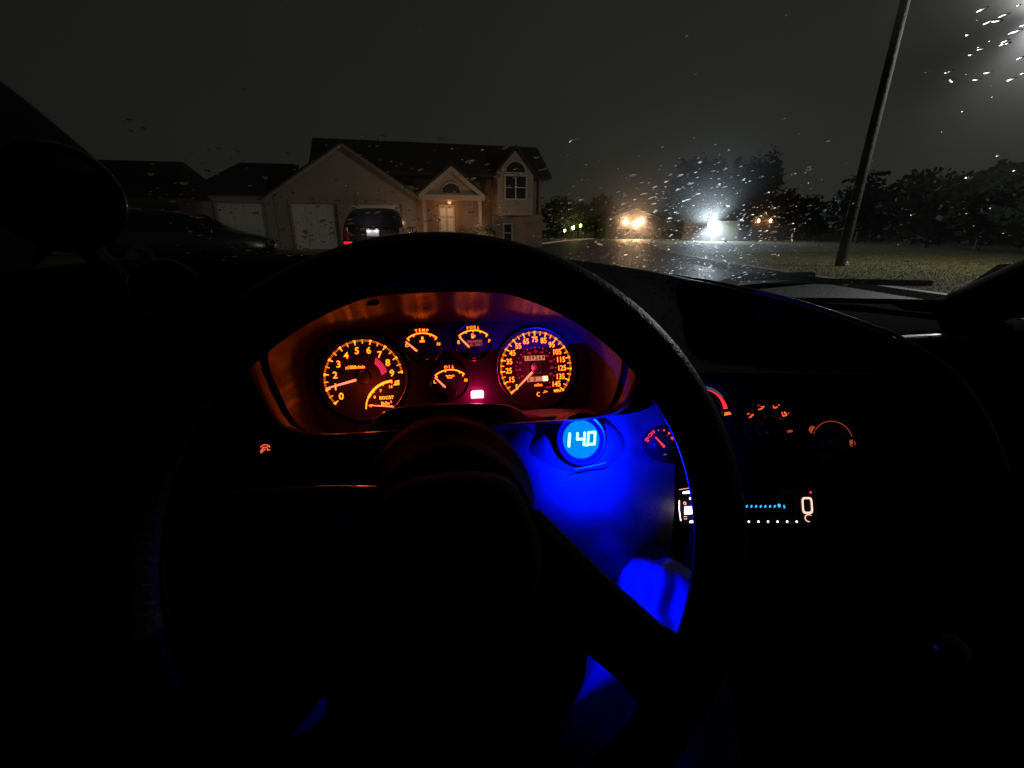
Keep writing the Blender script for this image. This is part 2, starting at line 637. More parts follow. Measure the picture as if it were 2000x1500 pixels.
# one-door extension
g = G()
wall_cells(g, -4.4, -0.52, 0, 3.1, 0.02, 0.25, [(-3.48, -1.0, 0, 2.55)])
g.box((-4.3, 3.2, 1.5), (0.2, 5.8, 3.0))
g.build('extension_wall', 'siding', H)
g = G()
g.add([(-4.8, -0.35, 3.08), (-0.3, -0.35, 3.08), (0.6, 3.0, 4.95), (-2.7, 3.0, 4.95), (-4.8, 6.3, 3.08), (-0.3, 6.3, 3.08),
       (-4.8, -0.35, 2.95), (-0.3, -0.35, 2.95), (-4.8, 6.3, 2.95), (-0.3, 6.3, 2.95)],
      [(0, 1, 2, 3), (0, 3, 4), (4, 3, 2, 5), (0, 6, 7, 1), (4, 8, 6, 0), (6, 8, 9, 7)])
g.build('extension_roof', 'roof', H)
# main block
g = G()
wall_cells(g, 7.42, 12.42, 0, 4.35, 1.5, 1.75, [(8.85, 9.95, 0, 2.72)])
wall_cells(g, 12.42, 15.6, 0, 2.05, 0.4, 0.65, [(12.94, 13.52, 0.35, 1.5)])
g.box((14.0, 1.1, 3.2), (3.16, 0.3, 2.3)).box((15.5, 4.2, 2.2), (0.2, 7.0, 4.4))
g.build('wall', 'brick', H)
g = G()
g.add([(1.5, 3.6, 6.55), (16.1, 3.6, 6.55), (16.1, 0.2, 4.4), (1.5, 0.2, 4.4), (16.1, 7.2, 4.4), (1.5, 7.2, 4.4),
       (16.1, 0.2, 4.2), (1.5, 0.2, 4.2), (16.1, 7.2, 4.2), (1.5, 7.2, 4.2)],
      [(0, 3, 2, 1), (0, 1, 4, 5), (3, 7, 6, 2), (2, 6, 8, 4, 1), (0, 5, 9, 7, 3), (6, 7, 9, 8)])
g.build('main_roof', 'roof', H)
g = G()
g.box((11.7, 0.15, 4.3), (8.6, 0.1, 0.16))
g.build('gutter', 'roof', H)
# bay with the tall arched window
g = G()
wall_cells(g, 12.45, 14.78, 2.0, 4.4, -0.1, 0.15, [(12.92, 14.32, 2.94, 4.38)])
gable(g, [(12.45, 4.4), (14.78, 4.4), (14.3, 5.0), (13.62, 5.75), (12.93, 5.0)], -0.1, 0.15)
g.box((13.62, 0.55, 2.1), (2.3, 0.8, 0.2)).box((12.5, 0.6, 3.2), (0.1, 0.9, 2.4)).box((14.73, 0.6, 3.2), (0.1, 0.9, 2.4))
g.build('bay_wall', 'siding', H)
g = G()
roof_pair(g, 12.45, 14.78, 4.45, 13.62, 5.85, -0.3, 3.0, 0.12, 0.15)
g.build('bay_roof', 'roof', H)
house_window(H, 12.92, 14.32, 2.94, 4.33, -0.14, 2, 2, 0.1)
half_window(H, 13.62, 4.48, 0.66, -0.14)
house_window(H, 12.94, 13.52, 0.35, 1.5, 0.42, 1, 2, 0.1)
# entry portico
g = G()
gable(g, [(7.75, 3.14), (11.4, 3.14), (9.58, 4.55)], -0.15, 0.0)
g.build('pediment', 'siding', H)
g = G()
for sgn in (-1, 1):
    d = Vector((sgn * 2.05, 0, -1.62)).normalized()
    n_ = Vector((sgn * .62, 0, .78))
    a, e = Vector((9.58, 0, 4.72)), Vector((9.58, 0, 4.72)) + d * 2.6
    poly = [(a.x, a.z), (e.x, e.z), (e.x - n_.x * .22, e.z - n_.z * .22), (a.x, a.z - .28)]
    g.prism(poly, 0.12, 0.42, XZ)
g.box((9.58, -0.25, 2.98), (4.0, 0.32, 0.3))
g.build('pediment_trim', 'tan', H)
g = G()
roof_pair(g, 7.6, 11.56, 3.2, 9.58, 4.75, -0.45, 2.6, 0.12, 0.15)
g.build('portico_roof', 'roof', H)
half_window(H, 9.55, 3.2, 0.62, -0.2)
for x in (7.85, 11.3):
    G().box((x, -0.22, 1.42), (0.2, 0.2, 2.82)).build('column', 'tan', H, bevel=0.02)
d = G().box((9.4, 1.55, 1.34), (1.06, 0.06, 2.66)).build('front_door', 'tan', H)
for k, (zz, hh) in enumerate(((0.55, 0.7), (1.45, 0.8), (2.2, 0.5))):
    for x in (9.16, 9.64):
        G().box((x, 1.51, zz), (0.34, 0.02, hh)).build('panel', 'white', d, bevel=0.01)
G().box((9.82, 1.48, 1.05), (0.05, 0.08, 0.16)).build('handle', 'metal', d)
cl_ = G().lathe([(.10, 2.80), (.12, 2.74), (.08, 2.66), (.0, 2.64)], 12, Matrix.Translation((9.5, .5, 0)), True).build('porch_light', emis('porch_glow', (1, .5, .2), 1.2), H)
lamp('porch_lamp', H, (9.5, .5, 2.5), (1, .48, .20), 17, size=0.08)
# low garden lamps that wash the entry from below
for k, (x, y, pw) in enumerate(((10.9, -2.2, 50), (7.2, -2.4, 22))):
    gl = thing('garden_light', ('low garden lamp glowing at the shrub before the entry', 'low garden lamp at the garage corner beside the entry')[k], 'lamp', H.matrix_basis @ Vector((x, y, 0)))
    gl.location = Vector((-7.97, 29.76, 0)) + Matrix.Rotation(rad(4), 3, 'Z') @ Vector((x, y, 0))
    G().tube([(0, 0, 0), (0, 0, .5)], .03, 8).build('stake', 'metal', gl)
    G().lathe([(.05, .5), (.09, .52), (.09, .72), (.04, .74)], 12, None, True).build('lamp', emis('garden_glow', (1, .6, .3), 8), gl)
    G().lathe([(.14, .74), (.05, .82), (0, .83)], 12).build('cap', 'metal', gl)
    lamp('garden_lamp', gl, (0, 0, 1.0), (1, .52, .24), pw, size=0.05)

# neighbour's house on the left
N = thing('house', 'low dark neighbouring house with unlit hipped roof beside the tan house', 'house', (-14.6, 26.5, 0), (0, 0, rad(3)))
g = G()
wall_cells(g, -6.5, 2.6, 0, 2.7, 0, 0.25, [(-4.5, -3.0, 0.9, 2.1), (-0.8, 0.9, 0.9, 2.1)])
g.box((2.5, 3.6, 1.35), (0.2, 6.7, 2.7))
g.build('wall', mat('neighbour_wall', (0.16, 0.14, 0.13), .8), N)
g = G()
g.add([(-7, -.5, 2.65), (3.1, -.5, 2.65), (3.1, 7.5, 2.65), (-7, 7.5, 2.65), (-4.5, 3.5, 4.62), (1.9, 3.5, 4.62)],
      [(0, 1, 5, 4), (1, 2, 5), (2, 3, 4, 5), (3, 0, 4), (0, 3, 2, 1)])
g.build('roof', 'roof', N)
house_window(N, -4.5, -3.0, 0.9, 2.1, 0.02, 2, 1)
house_window(N, -0.8, 0.9, 0.9, 2.1, 0.02, 2, 1)


# small far houses at the end of the road
def far_house(label, loc, rz, wd, dp, hz, rz_h, wallm, door=None, group=None):
    h = thing('house', label, 'house', loc, (0, 0, rz), group)
    g = G()
    g.box((0, dp / 2, hz / 2), (wd, dp, hz))
    gable(g, [(-wd / 2, hz), (wd / 2, hz), (0, hz + rz_h)], 0.02, dp - 0.02)
    g.build('wall', wallm, h)
    g = G()
    roof_pair(g, -wd / 2, wd / 2, hz, 0, hz + rz_h, -0.4, dp + 0.4)
    g.build('roof', 'roof', h)
    if door:
        x0, x1, zt = door
        d = G().box(((x0 + x1) / 2, -0.02, zt / 2), (x1 - x0, 0.06, zt)).build('garage_door', 'gdoor', h)
        for k in range(4):
            G().box(((x0 + x1) / 2, -0.06, 0.28 + k * zt / 4), (x1 - x0 - 0.2, 0.02, zt / 4 - 0.08)).build('panel', 'gdoor', d)
    return h


FH = far_house('distant house with white garage door under a glaring flood light', (31.0, 45.5, 0), rad(-12), 4.4, 8, 2.4, 1.2, 'farwall', (-1.75, 1.0, 2.0))
f = G().box((-2.0, -0.12, 1.72), (0.34, 0.16, 0.26)).build('flood_light', 'metal', FH)
G().lathe([(0.0, 0.0), (0.24, 0.0)], 16, Matrix.Translation((-2.0, -0.21, 1.72)) @ Matrix.Rotation(pi / 2, 4, 'X')).build('lamp_lens', emis('flood_glow', (0.72, 0.88, 1.0), 2200), f)
lamp('flood_lamp', FH, (-2.0, -0.5, 1.72), (.85, .93, 1), 22, size=0.06)
FH2 = far_house('distant house with two amber porch lamps beside the flood lit garage', (39.2, 48.4, 0), rad(-14), 7, 8, 2.4, 1.2, 'farwall')
for x in (-2.45, -1.15):
    f = G().lathe([(0.02, 0.2), (0.11, 0.15), (0.09, -0.12), (0.02, -0.16)], 8, Matrix.Translation((x, -0.2, 2.05)), True).build('porch_light', emis('amber_glow', (1, .42, .14), 45), FH2)
    lamp('porch_lamp', FH2, (x, -0.45, 1.95), (1, .5, .2), 5, size=0.05)
FH3 = far_house('distant house glowing orange at the end of the wet road', (25.6, 57, 0), rad(-10), 7, 8, 2.4, 1.2, 'farwall')
for x, z in ((-1.1, 2.05), (0.25, 1.75), (0.9, 2.1)):
    f = G().lathe([(0.02, 0.2), (0.13, 0.15), (0.10, -0.12), (0.02, -0.16)], 8, Matrix.Translation((x, -0.2, z)), True).build('wall_light', emis('orange_glow', (1, .6, .32), 700), FH3)
    lamp('wall_lamp', FH3, (x, -0.5, z), (1, .55, .28), 2.5, size=0.05)
FH4 = far_house('pale far house half hidden between the dark trees', (27.8, 72, 0), rad(-10), 7, 8, 3.2, 1.8, 'white')


# ---------------------------------------------------------------- vehicles
def vehicle(name, label, loc, rz, L, W, roofz, prof, winrows):
    """prof: stations along the length (y, underside z, belt z, roof z, half width low, half width roof)"""
    t = thing(name, label, 'car', loc, (0, 0, rz))
    rings = []
    for (y, zb, zl, zr, hw, hr) in prof:
        half = [(0.0, zb), (hw * .75, zb), (hw * .97, zb + .12), (hw, (zb + zl) / 2), (hw * .97, zl), ((hw + hr) / 2, (zl + zr) / 2 + .02), (hr, zr - .06), (hr * .8, zr), (0.0, zr + .02)]
        ring = [(x, y, z) for x, z in half] + [(-x, y, z) for x, z in half[-2:0:-1]]
        rings.append(ring)
    G().loft(rings, True, True).build('body', 'carblack', t, smooth=True, sub=1, angle=60)
    return t


def wheel(parent, x, y, r=0.36, wd=0.22):
    mx = Matrix.Translation((x, y, r)) @ Matrix.Rotation(pi / 2, 4, 'Y')
    o = G().lathe([(r * .62, wd / 2), (r * .95, wd / 2), (r, wd * .3), (r, -wd * .3), (r * .95, -wd / 2), (r * .62, -wd / 2)], 24, mx).build('wheel', 'tire', parent, smooth=True)
    G().lathe([(0.0, .02), (r * .2, .03), (r * .55, .05), (r * .62, wd / 2 - .01), (r * .64, -wd / 2 + .01), (0.0, -.05)], 16, mx).build('rim', 'tire', o, smooth=True)


SUV = vehicle('parked_suv', 'black sport utility vehicle parked on the driveway with lit rear plate', (-1.38, 13.0, 0), rad(0), 4.6, 1.75, 1.69,
              [(0.0, .42, .95, 1.0, .76, .74), (0.03, .32, 1.02, 1.25, .82, .70), (0.22, .30, 1.05, 1.63, .84, .62), (0.8, .30, 1.05, 1.69, .85, .64), (2.2, .30, 1.05, 1.68, .85, .64), (2.9, .30, 1.05, 1.45, .85, .62), (3.3, .30, 1.03, 1.08, .84, .70), (4.3, .32, .95, .98, .82, .70), (4.55, .42, .8, .85, .72, .62)], None)
SUV['category'] = 'suv'
for sx in (-1, 1):
    for y in (0.85, 3.6):
        wheel(SUV, sx * .76, y)
    tl = G().box((sx * .70, 0.03, 1.04), (.11, .10, .30)).build('tail_light', 'tail', SUV, bevel=.02)
    G().box((sx * .70, -0.03, 1.0), (.09, .01, .12)).build('reflector', 'tail', tl)
    G().box((sx * .66, -0.105, 0.80), (.2, .02, .06)).build('bumper_reflector', emis('reflector_shine', (1, .02, .03), 1.1) if sx < 0 else M['tail'], SUV)  # left one glows by emission in place of reflected light
    G().tube([(sx * .55, .5, 1.73), (sx * .56, 2.1, 1.73)], .022, 6).build('roof_rail', 'metal', SUV)
    G().box((sx * .98, 2.75, 1.12), (.16, .1, .17)).build('side_mirror', 'carblack', SUV, bevel=.03)
G().box((0, -0.02, 0.70), (1.6, .16, .28)).build('bumper', 'carblack', SUV, bevel=.05)
rw = G()
rw.add([(-.60, .065, 1.15), (.60, .065, 1.15), (.50, .205, 1.53), (-.50, .205, 1.53)], [(0, 1, 2, 3)])
rw.v = [(x, y - .045, z) for x, y, z in rw.v]
rwo = rw.build('rear_window', 'carglass', SUV)
G().tube([(-.1, .01, 1.2), (.28, .03, 1.26)], .01, 6).build('wiper', 'rubber', rwo)
pl = G().box((-.02, -.045, 1.035), (.31, .012, .155)).build('license_plate', 'plate', SUV, bevel=.004)
G().box((-.02, -.03, 1.14), (.5, .06, .035)).build('plate_lamp_bar', 'carblack', SUV, bevel=.01)
for x in (-.12, .08):
    lamp('plate_lamp', SUV, (x, -.10, 1.13), (1, .92, .95), 0.55, size=0.01)

VAN = vehicle('parked_car', 'dark unlit car parked in front of the leftmost garage door', (-9.3, 16.2, 0), rad(-78), 4.5, 1.8, 1.6,
              [(0.0, .42, .9, .98, .74, .7), (0.04, .32, 1.0, 1.3, .82, .66), (0.3, .30, 1.02, 1.66, .85, .60), (1.2, .30, 1.02, 1.70, .86, .62), (2.2, .30, 1.0, 1.62, .86, .62), (3.0, .30, 1.0, 1.22, .86, .64), (3.4, .30, .98, 1.04, .85, .70), (4.2, .32, .86, .90, .80, .66), (4.45, .42, .7, .74, .70, .58)], None)
for sx in (-1, 1):
    for y in (0.8, 3.5):
        wheel(VAN, sx * .78, y)
    G().box((sx * .62, 4.36, .74), (.3, .12, .12)).build('headlight', 'carglass', VAN, bevel=.03)
    G().box((sx * .72, 0.02, 1.0), (.16, .1, .3)).build('tail_light', 'tail', VAN, bevel=.02)
    wv = G()
    wv.add([(sx * .845, .6, 1.1), (sx * .845, 2.6, 1.1), (sx * .70, 2.2, 1.52), (sx * .70, .8, 1.56)], [(0, 1, 2, 3)])
    wv.build('side_window', 'carglass', VAN)
    G().box((sx * .97, 2.75, 1.08), (.16, .1, .15)).build('side_mirror', 'carblack', VAN, bevel=.03)
wv = G()
wv.add([(-.6, 3.16, 1.12), (.6, 3.16, 1.12), (.52, 2.45, 1.56), (-.52, 2.45, 1.56)], [(0, 1, 2, 3)])
wv.build('windscreen', 'carglass', VAN)


# ---------------------------------------------------------------- trees
def tree(label, base, h, blobs, n, leafsize=0.28, m='leaf', group=None, trunk_r=0.16, name='tree'):
    t = thing(name, label, 'tree', base, (0, 0, random.uniform(0, 6)), group)
    t.rotation_euler = (0, 0, 0)
    g = G()
    g.tube([(0, 0, -.1), (.05, .03, h * .3), (-.04, 0, h * .6), (0, .05, h * .86)], [trunk_r, trunk_r * .75, trunk_r * .45, trunk_r * .15], 8)
    for k in range(9):
        a = random.uniform(0, 2 * pi)
        z0 = h * random.uniform(.18, .6)
        r = random.uniform(.5, .9) * blobs[0][1]
        g.tube([(0, 0, z0), (r * .5 * cos(a), r * .5 * sin(a), z0 + h * .1), (r * cos(a), r * sin(a), z0 + h * .2)], [trunk_r * .35, trunk_r * .2, trunk_r * .06], 5)
    g.build('trunk', 'bark', t, smooth=True)
    g = G()
    tot = sum(b[1] * b[2] for b in blobs)
    for (c, rx, rz_) in blobs:
        cl_ = []
        for _ in range(60):
            while True:
                p = Vector((random.uniform(-1, 1), random.uniform(-1, 1), random.uniform(-1, 1)))
                if p.length < 1:
                    break
            cl_.append(p * (0.55 + .45 * random.random()))
        for _ in range(int(n * rx * rz_ / tot)):
            q = random.choice(cl_) + Vector((random.gauss(0, .15), random.gauss(0, .15), random.gauss(0, .12)))
            if q.length > 1.08:
                q *= random.uniform(.9, 1.08) / q.length
            p = Vector((c[0] + q.x * rx, c[1] + q.y * rx, c[2] + q.z * rz_))
            s_ = leafsize * random.uniform(.6, 1.3)
            a = Vector((random.gauss(0, 1), random.gauss(0, 1), random.gauss(0, .6))).normalized() * s_
            b = a.cross(Vector((random.gauss(0, 1), random.gauss(0, 1), random.gauss(0, 1)))).normalized() * s_ * .55
            g.add([tuple(p - a), tuple(p + b), tuple(p + a), tuple(p - b)], [(0, 1, 2, 3)])
    g.build('crown', m, t)
    return t


tree('broad rounded dark tree standing behind the flood light', (32.0, 54, 0), 9.7, [((0, 0, 5.4), 3.7, 4.5), ((.4, 0, 2.9), 3.7, 2.6)], 22000, .24)
tree('tall narrow dark tree right of the rounded tree', (39.0, 54.5, 0), 10.6, [((1.2, 0, 5.9), 2.8, 5.1), ((-1.5, 0, 4.7), 1.9, 4.4), ((0.3, 0, 2.7), 3.7, 2.4)], 20000, .24)
for i, (x, y, h, lab) in enumerate((
        (17.2, 62, 5.6, 'bushy dark tree close to the right end of the tan house'),
        (20.6, 64, 5.0, 'low dark tree behind the small yellow street lights'),
        (24.2, 66, 6.3, 'dark spreading tree left of the orange lit house'))):
    tree(lab, (x, y, 0), h, [((0, 0, h * .55), 2.5, h * .42), ((1.2, 0, h * .4), 2.0, h * .35)], 4200, .3, 'leaf')
right = [(40.5, 50, 5.8), (44.5, 51, 5.2), (37.0, 36, 5.6), (38.0, 32, 5.4), (31.5, 25.5, 4.4), (30.0, 21.5, 4.6), (27.5, 17.5, 4.3), (30.0, 14.5, 4.9)]
for i, (x, y, h) in enumerate(right):
    tree(('dark tree beside the house with two amber lamps', 'dark tree farther along behind the amber lamp house')[i] if i < 2 else 'dark dense tree in the row beyond the lit verge', (x, y, 0), h, [((0, 0, h * .56), h * .52, h * .44), ((h * .25, 0, h * .35), h * .5, h * .32)], 4500, .26, 'leaf2' if i % 2 else 'leaf', 'trees beyond the lit verge' if i > 1 else None)
# shrub by the front door and hedge
sh = tree('small clipped shrub in front of the lit house entry', (3.45, 29.4, 0), 1.5, [((0, 0, .8), .7, .7)], 1200, .09, 'leaf2', trunk_r=.04, name='shrub')
sh['category'] = 'shrub'

# ---------------------------------------------------------------- utility pole with street lamp
PB = Vector((13.1, 13.14, 0))
U = thing('utility_pole', 'leaning wooden utility pole carrying the street lamp on the verge', 'utility pole', PB, (0, rad(1.6), 0))
G().tube([(0, 0, -.3), (0, 0, 4), (0, 0, 10)], [.15, .135, .11], 14).build('pole', 'wood', U, smooth=True)
ca = G().box((0, 0, 9.4), (2.2, .1, .12)).build('crossarm', 'wood', U)
for x in (-1.0, -.4, .4, 1.0):
    G().lathe([(.02, 0), (.05, .03), (.04, .08), (.055, .11), (.03, .16)], 10, Matrix.Translation((x, 0, 9.46)), True).build('insulator', 'gdoor', ca, smooth=True)
LP = Vector((2.95, -1.64, 6.98))
arm = G().tube([(0, 0, 8.2), (LP.x * .4, LP.y * .4, 8.25), (LP.x * .85, LP.y * .85, 7.8), (LP.x, LP.y, 7.2)], .035, 8).build('lamp_arm', 'metal', U, smooth=True)
hd = G().lathe([(.03, .2), (.12, .16), (.2, .02), (.21, 0), (.19, -.01)], 20, Matrix.Translation(LP), True).build('lamp_head', 'metal', U, smooth=True)
G().lathe([(.0, -.10), (.1, -.08), (.17, -.02), (.19, 0)], 20, Matrix.Translation(LP + Vector((0, 0, -.012)))).build('lamp_lens', emis('street_glow', (.90, .96, 1.0), 480), hd, smooth=True)
lamp('street_lamp_light', U, LP + Vector((0, 0, -.25)), (.95, .97, .95), 850, size=0.12)
# two little yellow-green street lights far down the road and a marker post
for (x, y, z, c, k, lab) in ((18.65, 60, 1.36, (1, .7, .4), 30, 'far small street light with warm white lamp by the trees'),
                             (19.6, 60, 1.6, (.55, 1, .05), 9, 'far yellow green signal lamp beside the small street light'),
                             (17.5, 60, .98, (.6, 1, .1), 4, 'far faint green marker lamp low beside the road')):
    p = thing('street_light', lab, 'street light', (x, y, 0))
    G().tube([(0, 0, 0), (0, 0, z - .1)], .035, 8).build('post', 'metal', p)
    G().lathe([(.03, .2), (.14, .14), (.12, -.1), (.03, -.14)], 10, Matrix.Translation((0, 0, z)), True).build('lamp', emis('small_glow', c, k * 3), p)
mp_ = thing('marker_post', 'short pale marker post standing at the far edge of the verge', 'post', (25.52, 30.1, 0))
G().box((0, 0, .45), (.1, .04, .9)).build('post', 'white', mp_, bevel=.01)
G().box((0, -.025, .72), (.08, .012, .16)).build('reflector', emis('marker_glow', (1, .9, .75), .35), mp_)  # reflector emits a little, imitating returned lamp light

# ================================================================== THE CAR WE SIT IN
# ---------------------------------------------------------------- windscreen and rain
WS = thing('windshield', 'raked car windshield speckled with rain', 'windshield', (0.36, 1.08, 0.955))


def ws_point(s, t):
    """s across -1..1, t from the cowl 0 to the header 1; local to the windshield"""
    x = s * (0.80 - 0.16 * t)
    y = -0.78 * t - 0.20 * s * s * (1 - .3 * t)
    z = 0.42 * t + 0.05 * t * (1 - t) - 0.02 * s * s
    return Vector((x, y, z))


g = G()
NS, NT = 40, 24
g.loft([[tuple(ws_point(-1 + 2 * i / NS, j / NT)) for i in range(NS + 1)] for j in range(NT + 1)], close=False)
g.build('glass', 'glass', WS, smooth=True)
fr = [ws_point(-1, k / 12) for k in range(13)] + [ws_point(-1 + k / 10, 1) for k in range(1, 21)] + [ws_point(1, 1 - k / 12) for k in range(1, 13)]
G().tube([tuple(p) for p in fr], .012, 8).build('seal', 'rubber', WS, smooth=True)


def ws_frame(s, t):
    e = .002
    a = (ws_point(s + e, t) - ws_point(s - e, t)).normalized()
    b = (ws_point(s, t + e) - ws_point(s, t - e))
    b = (b - a * b.dot(a)).normalized()
    return ws_point(s, t), a, b, a.cross(b)


def ws_hit(u, v):
    """windscreen s, t seen in a sighted direction"""
    d = FW + RT * ((u - 1000) / FPX) + UP * ((750 - v) / FPX)
    o_ = EYE - Vector((0.36, 1.08, 0.955))
    best, bs = 9, None
    for i in range(0, 61):
        for j in range(0, 41):
            s_, t_ = -1 + i / 30, j / 40
            q = ws_point(s_, t_) - o_
            e_ = (q - d * (q.dot(d) / d.dot(d))).length
            if e_ < best:
                best, bs = e_, (s_, t_)
    return bs


g = G()


def drop(g, s, t, r, el=1.0, ang=0.0):
    p, a, b, n_ = ws_frame(s, t)
    if n_.z < 0:
        n_ = -n_
    a2 = a * cos(ang) + b * sin(ang)
    b2 = -a * sin(ang) + b * cos(ang)
    h = r * random.uniform(.14, .34)
    k = 10
    base = p + n_ * 0.0006
    jit = [random.uniform(.82, 1.12) for _ in range(k)]
    vs, fs = [], []
    prof = ((1.0, 0.0), (.93, .30), (.68, .72), (.35, .94))
    for (q, z) in prof:
        for i in range(k):
            th = 2 * pi * i / k
            vs.append(tuple(base + a2 * (q * r * el * jit[i] * cos(th)) + b2 * (q * r * jit[i] * sin(th)) + n_ * (z * h)))
    vs.append(tuple(base + n_ * h))
    for j in range(len(prof) - 1):
        for i in range(k):
            fs.append((j * k + i, j * k + (i + 1) % k, (j + 1) * k + (i + 1) % k, (j + 1) * k + i))
    top = len(prof) * k
    for i in range(k):
        fs.append(((len(prof) - 1) * k + i, (len(prof) - 1) * k + (i + 1) % k, top))
    fs.append(tuple(range(k - 1, -1, -1)))
    if (a2.cross(b2)).dot(n_) < 0:
        fs = [f_[::-1] for f_ in fs]
    g.add(vs, fs)


rr = random.Random(3)
for i in range(2600):                       # rain all over the lower glass
    t = rr.betavariate(1.5, 1.9) * .64
    s = rr.uniform(-.9, .95)
    if s > .40 + .35 * (.4 - t) and rr.random() < .88:       # the passenger side was wiped last
        continue
    drop(g, s, t, .0011 + .0026 * rr.random() ** 3, rr.uniform(1, 1.8), rr.uniform(.2, 1.0))
for i in range(330):                        # a run of finer spray in front of the far lamps
    drop(g, rr.gauss(.26, .09), rr.uniform(.06, .46), .0008 + .0016 * rr.random() ** 2, rr.uniform(1, 1.6), rr.uniform(.2, 1.0))
for i in range(170):
    drop(g, rr.gauss(.02, .06), rr.uniform(.15, .56), .0008 + .0016 * rr.random() ** 2, rr.uniform(1, 1.6), rr.uniform(.2, 1.0))
for i in range(60):                         # beads left higher up
    drop(g, rr.uniform(-.9, .95), rr.uniform(.6, .98), .0007 + .001 * rr.random(), rr.uniform(1, 1.6), rr.uniform(.2, 1.0))
for i in range(130):                        # upper corner on the lamp side, outside the wipers' reach
    drop(g, rr.triangular(.20, .60, .42), rr.uniform(.74, .95), .0008 + .0014 * rr.random(), rr.uniform(1.5, 3.0), rr.uniform(.3, .9))
o = g.build('raindrops', 'water', None, smooth=True)
o.location = WS.location
o.data.materials.append(M['water_base'])
for p_ in o.data.polygons:
    if len(p_.vertices) > 4:
        p_.material_index = 1
        p_.use_smooth = False
tag(o, 'rain drops beaded over the outside of the windshield', 'raindrops', kind='stuff')

# wipers parked at the cowl
for x0, x1, lab in ((-.35, .22, 'black wiper lying along the windshield base before the steering wheel'), (.40, .95, 'black wiper lying along the windshield base on the passenger side')):
    wp = thing('wiper', lab, 'wiper', (0.36 + x0, 1.13, .965))
    G().tube([(0, 0, 0), ((x1 - x0) * .5, -.02, .022), (x1 - x0, -.06 - .05 * (x0 > 0), .02)], .008, 8).build('blade', 'rubber', wp, smooth=True)
    G().tube([(-.05, .06, -.02), (0.1, .03, .03), ((x1 - x0) * .5, -.015, .034)], .012, 8).build('arm', 'gloss', wp, smooth=True)

# ---------------------------------------------------------------- body shell: pillars, header, roof, doors
SH = thing('car_shell', 'dark trimmed inside of the car body around the windshield', 'car body')


def pillar(sgn):
    pts = []
    for k in range(13):
        t = -0.06 + 1.1 * k / 12
        p = ws_point(sgn * 1.0, max(0, min(1, t))) + WS.location
        p += Vector((sgn * .02, -.02, -.01)) + Vector((0, -.78, .42)) * (t - max(0, min(1, t)))
        pts.append(p)
    return pts


G().tube([tuple(p) for p in pillar(1)], .05, 12).build('windshield_pillar', 'fabric', SH, smooth=True)
# driver's side pillar carries a wide trim panel
lp = [at(210, 330, .62), at(120, 255, .52), at(0, 165, .42), at(-150, 60, .33), at(-400, -120, .22)]
g = G()
rings = []
for k, p in enumerate(lp):
    rings.append([tuple(p), tuple(p + Vector((-.05, .05, .03))), tuple(p + Vector((-.16, .04, .01))), tuple(p + Vector((-.22, -.06, -.10))), tuple(p + Vector((-.17, -.10, -.2))), tuple(p + Vector((-.03, -.015, -.06)))])
g.loft(rings, True, True)
g.build('windshield_pillar', 'carpet', SH, smooth=True, angle=60)
hdr = [ws_point(-1 + k / 10, 1.02) + WS.location + Vector((0, -.02, 0)) for k in range(21)]
G().tube([tuple(p) for p in hdr], .03, 10).build('header_rail', 'fabric', SH, smooth=True)
g = G()
g.loft([[(x, y, z + .03 - .05 * ((x - .36) / .66) ** 2) for x in [-.36 + .72 * 0 + 1.44 * k / 12 for k in range(13)]] for y, z in ((.30, 1.36), (.0, 1.40), (-.5, 1.41), (-1.1, 1.36), (-1.5, 1.24))], close=False)
g.build('headliner', 'fabric', SH, smooth=True)
for sgn, x in ((-1, -.46), (1, 1.16)):
    g = G()
    g.loft([[(x + sgn * o_, y, z) for y in (-1.4, -.6, 0, .5, 1.3)] for o_, z in (((.0, .12), (.0, .6), (-.02, .78), (.02, .92), (.05, .99)) if sgn < 0 else ((.0, .12), (.0, .55), (-.02, .70), (.02, .79), (.05, .82)))], close=False)
    d = g.build('door', 'dash', SH, smooth=True)
    G().box((x - sgn * .04, .0, .66), (.07, .5, .05)).build('armrest', 'dash', d, bevel=.015)
    G().box((x - sgn * .012, .33, .76), (.02, .11, .03)).build('door_handle', 'metal', d, bevel=.006)
g = G()
g.add([(-.5, -1.4, .2), (1.2, -1.4, .2), (1.2, 1.0, .2), (-.5, 1.0, .2), (-.5, 1.1, .6), (1.2, 1.1, .6), (-.5, 1.14, .93), (1.2, 1.14, .93)], [(0, 1, 2, 3), (3, 2, 5, 4), (4, 5, 7, 6)])
g.build('floor', 'carpet', SH)
g = G()
g.add([(-.42, -1.45, .2), (1.14, -1.45, .2), (1.05, -1.6, 1.25), (-.33, -1.6, 1.25)], [(0, 1, 2, 3)])
g.build('rear_bulkhead', 'fabric', SH)
# bonnet ahead of the glass
g = G()
g.loft([[(.36 + s_ * w_, y - .12 * s_ * s_, z - .05 * s_ ** 4) for s_ in [k / 8 for k in range(-8, 9)]] for y, z, w_ in ((1.18, .935, .78), (1.5, .91, .77), (2.0, .86, .74), (2.4, .78, .70), (2.55, .66, .66))], close=False)
g.build('bonnet', 'dash', SH, smooth=True)
for sgn in (-1, 1):
    hl = G().lathe([(.0, 0), (.06, .005), (.075, .03), (.08, .06)], 20, Matrix.Translation((.36 + sgn * .52, 2.56, .60)) @ Matrix.Rotation(pi / 2, 4, 'X')).build('headlight', 'carglass', SH, smooth=True)
    sp = lamp('headlight_lamp', SH, (.36 + sgn * .52, 2.66, .60), (1, .93, .82), 150, 'SPOT', .03)
    sp.data.spot_size, sp.data.spot_blend = rad(75), 1.0
    sp.rotation_euler = (rad(88), 0, rad(12))
